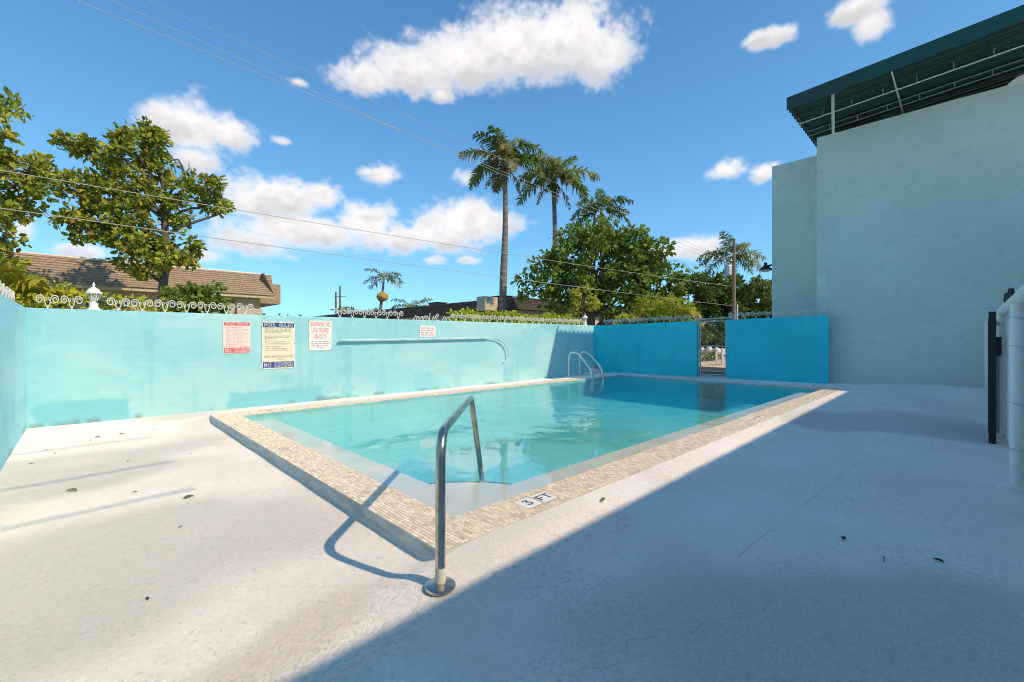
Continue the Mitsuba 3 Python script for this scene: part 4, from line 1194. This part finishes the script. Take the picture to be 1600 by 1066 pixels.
# directions: the picture's right is azimuth -44, away is 46, left 136, towards the viewer 226
RIGHT, AWAY, LEFT, TOW = -44.2, 45.8, 135.8, 225.8
k, _ = palm('tall royal palm, the leftmost of the group, with a slim bare grey trunk', (17.08, 18.26, -.1), (17.12, 18.2, 10.45), .19,
            [(LEFT + 10, 30, 70, 1.0), (LEFT - 25, 12, 95, .95), (LEFT, -8, 80, 1.0), (LEFT + 40, 55, 80, .9), (RIGHT, 62, 130, 1.0), (RIGHT + 20, 35, 110, 1.0), (RIGHT - 20, 5, 80, 1.0), (RIGHT, 18, 60, 1.0), (TOW, 45, 120, .8), (AWAY, 50, 100, .9), (LEFT + 60, 72, 75, .8), (AWAY + 20, -10, 70, .8), (TOW + 20, -5, 80, .75), (RIGHT + 50, 78, 70, .85)], 'palm', 41, 2.75, 1.0)
palm('royal palm with dry sheath hanging on its trunk, right of the tallest slim one', (20.70, 17.55, -.1), (20.68, 17.6, 10.2), .19,
     [(LEFT, 35, 130, 1.0), (LEFT + 15, 12, 120, 1.0), (LEFT - 20, -8, 60, 1.0), (RIGHT, 28, 75, 1.05), (RIGHT + 20, 8, 90, 1.0), (RIGHT - 25, -5, 75, .95), (RIGHT + 40, 60, 50, .95), (AWAY + 10, 80, 60, .65), (RIGHT + 70, 62, 90, .8), (TOW, 55, 130, .8), (AWAY, 35, 90, .9), (LEFT + 50, 55, 110, .9), (TOW + 30, 0, 70, .75), (TOW - 30, 5, 85, .8), (RIGHT - 50, 15, 100, .85)], 'palm', 42, 2.9, 1.1)
pk = 'royal_palm_001'
ms = trimesh.Trimesh(*frond(1.5, RIGHT, -75, 10, 77, .10, 10), process=False)
sheath = tube([(20.95, 17.35, 7.6), (21.0, 17.3, 7.0), (20.98, 17.32, 6.0), (20.95, 17.34, 5.6)], [.05, .10, .08, .02], 8)
part(pk, 'dry_sheath', sheath, BARK, True, label='brown dry leaf sheath hanging beside the trunk')
palm('royal palm whose top alone shows behind the big green tree', (26.95, 18.43, -.1), (26.95, 18.43, 9.7), .2,
     [(LEFT, 18, 90, 1.0), (LEFT + 20, 45, 100, .9), (RIGHT, 50, 90, 1.0), (RIGHT + 15, 25, 70, .9), (AWAY, 80, 40, .8), (RIGHT + 60, 62, 70, .9), (LEFT - 30, 0, 60, .9), (RIGHT - 30, -5, 60, .9), (TOW, 50, 110, .8), (AWAY + 30, 40, 80, .9)], 'palm', 43, 2.6, 1.0)
palm('palm with long drooping fronds behind the utility pole near the grey building', (33.68, 11.89, -.1), (33.70, 11.87, 6.6), .2,
     [(LEFT, 12, 75, 1.0), (LEFT - 15, 30, 90, 1.0), (LEFT + 15, -12, 55, 1.05), (LEFT + 40, 62, 50, .85), (RIGHT, 22, 70, 1.0), (RIGHT + 20, 60, 80, .8), (RIGHT - 15, 0, 80, .95), (TOW, 50, 120, .8), (AWAY, 55, 80, .8), (TOW + 25, -5, 70, .8), (RIGHT - 50, -30, 40, .8), (LEFT + 60, -40, 40, .7), (AWAY - 30, 20, 60, .9)], 'palm', 44, 2.65, .8, nl=30, name='coconut_palm')
palm('low bushy palm beside the pair of distant utility poles', (29.1, 62.3, -.1), (29.1, 62.3, 4.2), .25,
     [(LEFT, 40, 90, 1), (LEFT + 20, 62, 90, .9), (LEFT - 20, 10, 50, 1), (RIGHT, 28, 80, 1), (RIGHT + 20, 50, 60, .9), (RIGHT - 10, 5, 50, 1), (AWAY, 55, 90, .9), (TOW, 40, 90, .8), (TOW + 30, 20, 60, 1), (LEFT + 40, 75, 110, .8)], 'palmy', 45, 4.0, 0, nl=22, wleaf=.9, name='distant_palm')
k, hd = palm('leaning distant palm with an orange bunch below its crown', (28.4, 55.0, -.1), (29.30, 55.05, 9.3), .22,
             [(LEFT, 25, 90, 1), (LEFT + 15, 60, 80, 1.0), (LEFT - 20, 0, 70, .9), (RIGHT, 25, 90, 1), (RIGHT + 15, 52, 90, .9), (RIGHT - 15, 5, 75, 1.0), (TOW, 40, 90, .8), (AWAY, 60, 60, .8)], 'palm', 46, 3.0, 0, nl=22, wleaf=.75, name='distant_palm')
m = trimesh.creation.icosphere(3, .75)
m.vertices *= (1, 1, .85)
m.vertices *= (1 + .35 * (meshkit.fbm(m.vertices * 3 + 5, 3, 1) - .5))[:, None]
m.apply_translation((28.95, 54.7, 6.9))
part(k, 'fruit_bunch', m, COCO, True)
palm('distant palm showing above the left end of the dark roof', (34.86, 56.76, -.1), (34.86, 56.76, 5.6), .22,
     [(LEFT, 30, 70, 1), (LEFT + 15, 55, 80, 1.0), (LEFT - 20, 5, 60, 1), (RIGHT, 30, 80, 1), (RIGHT + 15, 60, 80, 1.0), (RIGHT - 15, 8, 50, 1.1), (TOW, 40, 90, .8), (AWAY, 60, 60, .8)], 'palmy', 47, 3.6, 0, nl=22, wleaf=.7, name='distant_palm')
k = thing('feather_palm', 'young yellow green palm peeping over the left end of the aqua wall', 'palm tree')
for i, (az, el, dr_, L) in enumerate(((RIGHT, 50, 60, .9), (RIGHT + 15, 30, 50, .95), (RIGHT - 20, 65, 50, .8), (LEFT, 60, 70, .8), (TOW, 60, 70, .7), (AWAY, 65, 60, .8))):
    v, f = frond(L, az, el, dr_, 300 + i, .30, 20)
    part(k, 'frond', (v + np.array([-1.05, 11.6, 1.95]), f), LEAF, color=np.tile(np.array((.48, .44, .05)) * (1 - .06 * i), (len(v), 1)))
part(k, 'stem', tube([(-1.05, 11.6, -.1), (-1.05, 11.6, 1.97)], .04, 8), BARK)

# ------------------------------------------------------------------ trees behind the far end
def at(d, right, z): # d metres ahead, right metres to the right of the view axis
    a = math.radians(YAW)
    return (d * math.cos(a) + right * math.sin(a), d * math.sin(a) - right * math.cos(a), z)


BIG = [(at(24, 1.3, 4.1), (.8, 1.2, .9)), (at(24, 2.1, 4.9), (1.1, 1.4, 1.0)), (at(24, 3.3, 5.9), (1.3, 1.5, 1.1)), (at(24, 4.6, 6.6), (1.4, 1.6, 1.1)), (at(24, 5.8, 6.9), (1.2, 1.5, 1.0)), (at(24.5, 6.4, 6.0), (1.3, 1.5, 1.2)),
       (at(24, 4.5, 4.8), (1.6, 1.6, 1.2)), (at(24, 6.2, 4.5), (1.6, 1.6, 1.1)), (at(24, 7.6, 5.9), (1.1, 1.5, 1.0)), (at(24, 8.2, 4.7), (1.0, 1.4, 1.1)), (at(24, 8.0, 3.4), (.9, 1.4, .8)), (at(24, 6.4, 5.2), (1.2, 1.4, 1.0)), (at(24, 3.2, 4.2), (1.2, 1.4, .9)), (at(24, 2.5, 3.4), (1.0, 1.2, .6)), (at(24, 5.5, 3.2), (1.5, 1.5, .8)), (at(24, 7.4, 3.2), (1.2, 1.4, .8)), (at(24, 3.3, 6.95), (.6, .8, .4))]
tree('shade_tree', 'large dense green tree behind the hedge, between the palms', at(24.2, 4.0, -.1), at(24.2, 4.4, 4.6), .28, BIG, .27, 'green', 61, per=17, clump=.42)
SM = [(at(22, 2.9, 3.6), (.35, .5, .4)), (at(22, 3.6, 3.5), (.4, .5, .45)), (at(22, 3.2, 2.8), (.3, .4, .3)), (at(22, 4.0, 2.8), (.4, .4, .3))]
tree('young_tree', 'thin light green young tree in front of the large shade tree', at(22, 3.3, -.1), at(22, 3.35, 3.1), .06, SM, .2, 'golden', 62, per=12, clump=.25)
YG = [(at(20, 6.0, 2.3), (.6, .8, .5)), (at(20, 6.7, 2.75), (.7, .8, .5)), (at(20, 7.5, 2.7), (.7, .8, .55)), (at(20, 6.2, 1.8), (.7, .8, .5)), (at(20, 7.2, 2.0), (.7, .8, .5)), (at(20, 5.6, 2.0), (.35, .6, .5)), (at(20, 8.0, 2.1), (.35, .6, .4))]
k = bushy('golden_bush', 'golden green arching bush between the shade tree and the dark trees', 'bush', YG, 16, .30, 'golden', 63, 'narrow', .30)
for i in range(26):
    r2 = np.random.default_rng(500 + i)
    q = at(20 + r2.uniform(-.4, .6), 5.7 + 2.2 * i / 25, r2.uniform(1.2, 2.0))
    v, f = frond(r2.uniform(1.2, 1.7), r2.uniform(0, 360), r2.uniform(45, 80), r2.uniform(90, 140), 600 + i, .34, 20)
    part(k, 'frond', (v + np.array(q), f), LEAF, color=np.tile(pick('golden', 1, r2)[0], (len(v), 1)))
DK1 = [(at(27, 10.9, 3.6), (1.0, 1.4, 1.1)), (at(27, 12.0, 4.5), (1.2, 1.5, 1.0)), (at(27, 13.0, 4.2), (1.0, 1.4, .9)), (at(27, 11.4, 2.3), (1.2, 1.4, 1.2)), (at(27, 12.9, 2.4), (1.3, 1.4, 1.3)), (at(26.5, 10.9, 1.2), (1.2, 1.4, 1.0)), (at(26.5, 12.6, 1.0), (1.3, 1.4, 1.0))]
tree('dark_tree', 'dark dense tree above the gate, left of the utility pole', at(27, 12, -.1), at(27, 12, 3.0), .2, DK1, .24, 'dark', 64, per=24, clump=.36)
DK2 = [(at(27, 14.0, 4.2), (1.0, 1.4, .9)), (at(27, 15.2, 3.9), (1.2, 1.4, 1.0)), (at(27, 16.2, 3.2), (1.0, 1.4, 1.0)), (at(27, 14.3, 2.6), (1.1, 1.4, 1.2)), (at(27, 15.7, 2.2), (1.3, 1.4, 1.2)), (at(26.5, 14.2, 1.0), (1.2, 1.4, 1.0)), (at(26.5, 16, .9), (1.2, 1.4, .9))]
tree('dark_tree', 'dark dense tree between the utility pole and the grey building', at(27, 15, -.1), at(27, 15, 3.0), .2, DK2, .24, 'dark', 65, per=24, clump=.36)
DK3 = [(at(25, 6.0, 1.8), (1.0, 1.2, 1.0)), (at(25, 7.4, 1.7), (1.0, 1.2, 1.0)), (at(25, 8.8, 1.8), (1.1, 1.2, 1.1)), (at(25, 10.0, 1.7), (1.0, 1.2, 1.0))]
bushy('understory_shrub', 'dark shrub mass under the shade tree behind the golden bush', 'shrub', DK3, 15, .2, 'dark', 66, clump=.36)

# seen through the gate
bank = grid_mesh(np.linspace(19.9, 34, 60), np.linspace(-4, 16, 60), lambda x, y: -.05 + .80 * sstep(19.9, 27, x) + .05 * (meshkit.fbm(np.stack([x, y, x * 0], -1) * .8, 3, 4) - .5))
add('sand_bank', bank, SAND, True)
labels['sand_bank'] = {'label': 'gentle sunlit sandy bank rising behind the driveway', 'kind': 'structure'}
for i, (yy, h) in enumerate(((8.62, .20), (8.25, .24), (7.85, .2))):
    q = thing('white_stone', ('leftmost white stone on the sandy bank beyond the gate', 'middle white stone on the sandy bank beyond the gate', 'rightmost white stone on the sandy bank beyond the gate')[i], 'stone')
    m = trimesh.creation.icosphere(2, .19)
    m.vertices *= (1, 1.1, h / .19)
    m.vertices *= (1 + .5 * (meshkit.fbm(m.vertices * 8 + i, 2, i) - .5))[:, None]
    m.apply_translation((24.2, yy + 1.45, .48 + h * .75))
    add(q, m, CLOTH, 30)
for i, (xx, yy) in enumerate(((21.5, 8.28), (21.6, 8.05), (21.9, 7.86))):
    q = thing('white_bollard', ('first white post from the left seen through the gate', 'second white post from the left seen through the gate', 'third white post from the left seen through the gate')[i], 'post')
    add(q, lathe([(0, -.06), (.055, -.06), (.055, .62), (.04, .66), (0, .67)], 12, (xx, yy, .20)), WHITE, 40)
kb = thing('kerb', 'pale kerb along the driveway beyond the gate', 'kerb', kind='structure')
add(kb, box(19.6, 19.8, -3, 13, -.1, .08), BEIGE)
bushy('weed_clump', 'leafy weeds on the sandy bank beyond the gate', 'weeds', [((22.6, 9.9, .50), (.3, .3, .16)), ((22.4, 9.3, .42), (.25, .3, .12)), ((22.8, 8.9, .5), (.3, .3, .14))], 9, .14, 'green', 67, clump=.16)

# ------------------------------------------------------------------ tan building on the left
tan = thing('tan_building', 'single storey tan building with a brown shingled mansard roof, left', 'building')
TY0 = 21.0
part(tan, 'wall', cat([box(-16, 5.60, TY0 + .55, 30, -.2, 3.2)]), TAN)


def mansard(p0, p1, z0, z1, inset, n, nrm, th=.03, jog=.012):
    """Shingle courses from z0 to z1 between plan points p0 and p1 (at the eave), leaning back by inset along nrm."""
    p0, p1, nrm = np.asarray(p0, float), np.asarray(p1, float), np.asarray(nrm, float)
    ms = []
    for i in range(n):
        a, b = i / n, (i + 1) / n
        za, zb = z0 + (z1 - z0) * a, z0 + (z1 - z0) * b
        e0, e1 = nrm * inset * a - nrm * th, nrm * inset * b - nrm * .002
        q = [p0 + e0, p1 + e0, p1 + e1, p0 + e1]
        zz = [za, za, zb, zb]
        V = [(*q[j], zz[j]) for j in range(4)] + [(*(q[0] + nrm * th), za), (*(q[1] + nrm * th), za)]
        F = [[0, 1, 2], [0, 2, 3], [0, 4, 5], [0, 5, 1]]
        ms.append(trimesh.Trimesh(V, F, process=False))
    return cat(ms)


SHT = scene.setdefault('bsdf_shingle_two', two(scene['bsdf_shingle'])) and 'bsdf_shingle_two'
DRT = scene.setdefault('bsdf_dark_two', two(scene['bsdf_dark_shingle'])) and 'bsdf_dark_two'
rf = part(tan, 'roof', box(-16, 5.50, TY0 + .46, 30, 3.21, 4.0), TAN)
part(rf, 'shingles', mansard((-16, TY0), (6.0, TY0), 3.18, 4.12, .42, 11, (0, 1)), SHT, kind='stuff')
part(rf, 'coping_trim', box(-16, 5.70, TY0 + .40, TY0 + .55, 4.10, 4.15), WHITE)
part(rf, 'fascia', box(-16, 5.97, TY0 + .03, TY0 + .2, 3.05, 3.17), TAN)
part(rf, 'shingles', mansard((6.0, TY0), (6.0, 30), 3.18, 4.12, .42, 11, (-1, 0)), SHT, kind='stuff')
w = part(tan, 'window', box(.05, 1.25, TY0 + .50, TY0 + .548, 2.35, 2.82), WHITE)
part(w, 'glass', box(.10, 1.20, TY0 + .49, TY0 + .498, 2.40, 2.77), GLASS)
part(tan, 'soffit', box(-16, 5.9, TY0 + .2, TY0 + .55, 3.07, 3.115), TAN)
part(tan, 'rear_wing', box(6.1, 7.0, 23.5, 30, 3.0, 3.95), SHT)
part(tan, 'downpipe', tube([(4.6, TY0 + .49, -.1), (4.6, TY0 + .49, 3.05)], .04, 8), TAN)
k = thing('stucco_wall', 'low sunlit beige wall in front of the tan building, behind the scrolls', 'wall')
part(k, 'panel', box(2.55, 3.85, 14.6, 14.8, -.1, 2.20), BEIGE)
part(k, 'gap_strip', box(3.14, 3.19, 14.57, 14.598, -.1, 2.20), BARK)

# ------------------------------------------------------------------ dark roofed building in the middle
dk = thing('brown_roof_building', 'long low building with a dark brown mansard roof beyond the aqua wall', 'building')
cxn, cyn = 21.2, 21.3
part(dk, 'wall', box(cxn + .5, cxn + 22, cyn + .5, 75, -.2, 3.3), TAN)
rf = part(dk, 'roof', box(cxn + .46, cxn + 22, cyn + .46, 75, 3.31, 4.1), DARKROOF)
part(rf, 'shingles', mansard((cxn, cyn), (cxn + 22, cyn), 3.32, 4.2, .4, 8, (0, 1)), DRT, kind='stuff')
part(rf, 'shingles', mansard((cxn, 75), (cxn, cyn), 3.32, 4.2, .4, 8, (1, 0)), DRT, kind='stuff')
part(rf, 'pale_pier', box(20.12, cxn + .12, 23.4, 24.3, 3.30, 4.27), BEIGE, label='pale block breaking the dark roof edge')
for yy in (cyn + 9, cyn + 16, cyn + 27):
    w = part(dk, 'window', box(cxn + .44, cxn + .498, yy, yy + 1.6, 1.9, 2.9), WHITE)
    part(w, 'glass', box(cxn + .43, cxn + .438, yy + .06, yy + 1.54, 1.96, 2.84), GLASS)
for i, (yy, s) in enumerate(((cyn + 2.2, .5), (cyn + 10.5, .5))):
    q = thing('roof_vent', ('low dark vent on the brown roof near its pale panel', 'low dark vent on the brown roof farther left')[i], 'vent')
    part(q, 'box', box(cxn + .8, cxn + 1.7, yy, yy + 1.4, 4.1, 4.42), BLACK)
    part(q, 'cap', box(cxn + .7, cxn + 1.8, yy - .1, yy + 1.5, 4.423, 4.46), DARKROOF)
sb = thing('brick_hut', 'small brown flat roofed house beyond the hedge corner', 'house')
part(sb, 'wall', box(38.2, 40.8, 23.4, 27.5, -.1, 3.4), BEIGE)
part(sb, 'roof', box(38.0, 41.0, 23.2, 27.7, 3.4, 3.9), DARKROOF)
part(sb, 'window', box(38.14, 38.198, 25, 26.2, 1.5, 2.6), GLASS)
hb = thing('distant_house', 'tiny orange brown house under the leaning distant palm', 'house')
part(hb, 'wall', box(25.6, 27.6, 50, 52, -.1, 3.6), BEIGE)
part(hb, 'roof', box(25.4, 27.8, 49.8, 52.2, 3.6, 3.9), DARKROOF)
FT = [((x, 90 - x * .3, 2.2 + 1.2 * math.sin(x * .9)), (4, 3, 2.0)) for x in np.arange(24, 44, 4.0)]
bushy('tree_line', 'far line of dark trees on the horizon beyond the aqua wall', 'trees', FT, 8, .9, 'dark', 91, clump=1.4, kindof='stuff', stems=False)

# ------------------------------------------------------------------ utility poles and wires
def pole(label, x, y, h, r, arms=(), extra=None, ang=0.0):
    k = thing('utility_pole', label, 'utility pole')
    part(k, 'shaft', tube([(x, y, -.1), (x, y, h * .5), (x, y, h)], [r * 1.15, r, r * .8], 12), POLEW, 40)
    for zz, L in arms:
        c, s = math.cos(ang) * L / 2, math.sin(ang) * L / 2
        part(k, 'crossarm', tube([(x - c, y - s, zz), (x + c, y + s, zz)], .06, 6), POLEW)
    return k


va = math.radians(RIGHT)
P1 = at(22, 11.03, 0)
k = pole('weathered utility pole with metal fittings in front of the dark trees', P1[0], P1[1], 6.25, .082)
part(k, 'transformer', lathe([(0, 0), (.16, 0), (.17, .06), (.17, .42), (.14, .5), (0, .52)], 14, (P1[0] - .22, P1[1] + .2, 4.45)), GALV, 40)
part(k, 'conduit', tube([(P1[0] + .10, P1[1] - .12, -.1), (P1[0] + .10, P1[1] - .12, 3.0)], .035, 8), WHITE, 40)
for zz in (4.9, 5.15, 5.4):
    part(k, 'insulator', lathe([(0, 0), (.04, 0), (.05, .04), (.03, .07), (.045, .1), (.02, .15), (0, .15)], 8, (P1[0] - .10, P1[1] + .10, zz)), WHITE, 40)
part(k, 'bracket', tube([(P1[0] - .45, P1[1] + .42, 5.25), (P1[0] + .1, P1[1] - .1, 5.6)], .025, 6), GALV)
P2 = at(26, 4.06, 0)
k = pole('slim pale pole standing before the trunk of the large shade tree', P2[0], P2[1], 6.0, .075)
part(k, 'bracket', tube([(P2[0] - .25, P2[1] + .25, 5.6), (P2[0] + .25, P2[1] - .25, 5.75)], .03, 6), GALV)
pole('shorter of the two distant utility poles with a crossarm', 28.84, 69.6, 8.7, .17, [(5.9, 1.8), (7.2, .0001)][:1], ang=va)
pole('taller of the two distant utility poles with two crossarms', 31.4, 74.1, 10.2, .18, [(6.2, 2.6), (8.4, 2.0)], ang=va)


def wire(label, p, q, sag, r=.011, group=None, name='overhead_wire'):
    k = thing(name, label, 'wire', group)
    p, q = np.asarray(p, float), np.asarray(q, float)
    t = np.linspace(0, 1, 40)[:, None]
    pts = p + (q - p) * t - np.array([0, 0, 1]) * sag * 4 * t * (1 - t)
    add(k, tube(pts, r, 6), WIRE, True)


EA = np.array([P1[0] - .12, P1[1] + .1, 5.05])


def through(a, x_end, z_scale=1.0):
    """The far end of a wire from the pole through the point a, carried on to x = x_end."""
    a = np.asarray(a, float)
    s = (x_end - EA[0]) / (a[0] - EA[0])
    return EA + (a - EA) * s


wire('highest pale overhead wire crossing the palm crowns', through((4.4, 11.0, 7.63), -10), EA + (0, 0, .10), .0, .0045)
wire('middle pale overhead wire crossing the palm crowns', through((3.3, 11.0, 7.2), -10), EA, .0, .0055)
wire('lowest pale overhead wire crossing the palm crowns', (-10, 11.9, 9.1), EA - (0, 0, .12), .45, .0045)
wire('pale wire passing in front of the almond tree crown', (-10, 12.0, 4.30), (P1[0], P1[1] + .1, 3.92), .18, .007)
wire('dark low wire sloping behind the lantern towards the far trees', (-10, 12.0, 3.75), (P1[0], P1[1] + .1, 2.95), .12, .0075)
# service cables over the deck, whose soft shadows stripe the sunlit floor
for i, ys_ in enumerate((4.25, 5.46, 7.15)):
    z = 6.0
    yy = ys_ - 1.056 * z
    wire(('service cable above the deck throwing the nearest soft shadow stripe', 'service cable above the deck throwing the middle soft shadow stripe', 'service cable above the deck throwing the soft stripe nearest the wall')[i], (-9, yy - .75, z), (2.6, yy + .33, z + .04), .0, .015, name='service_cable')
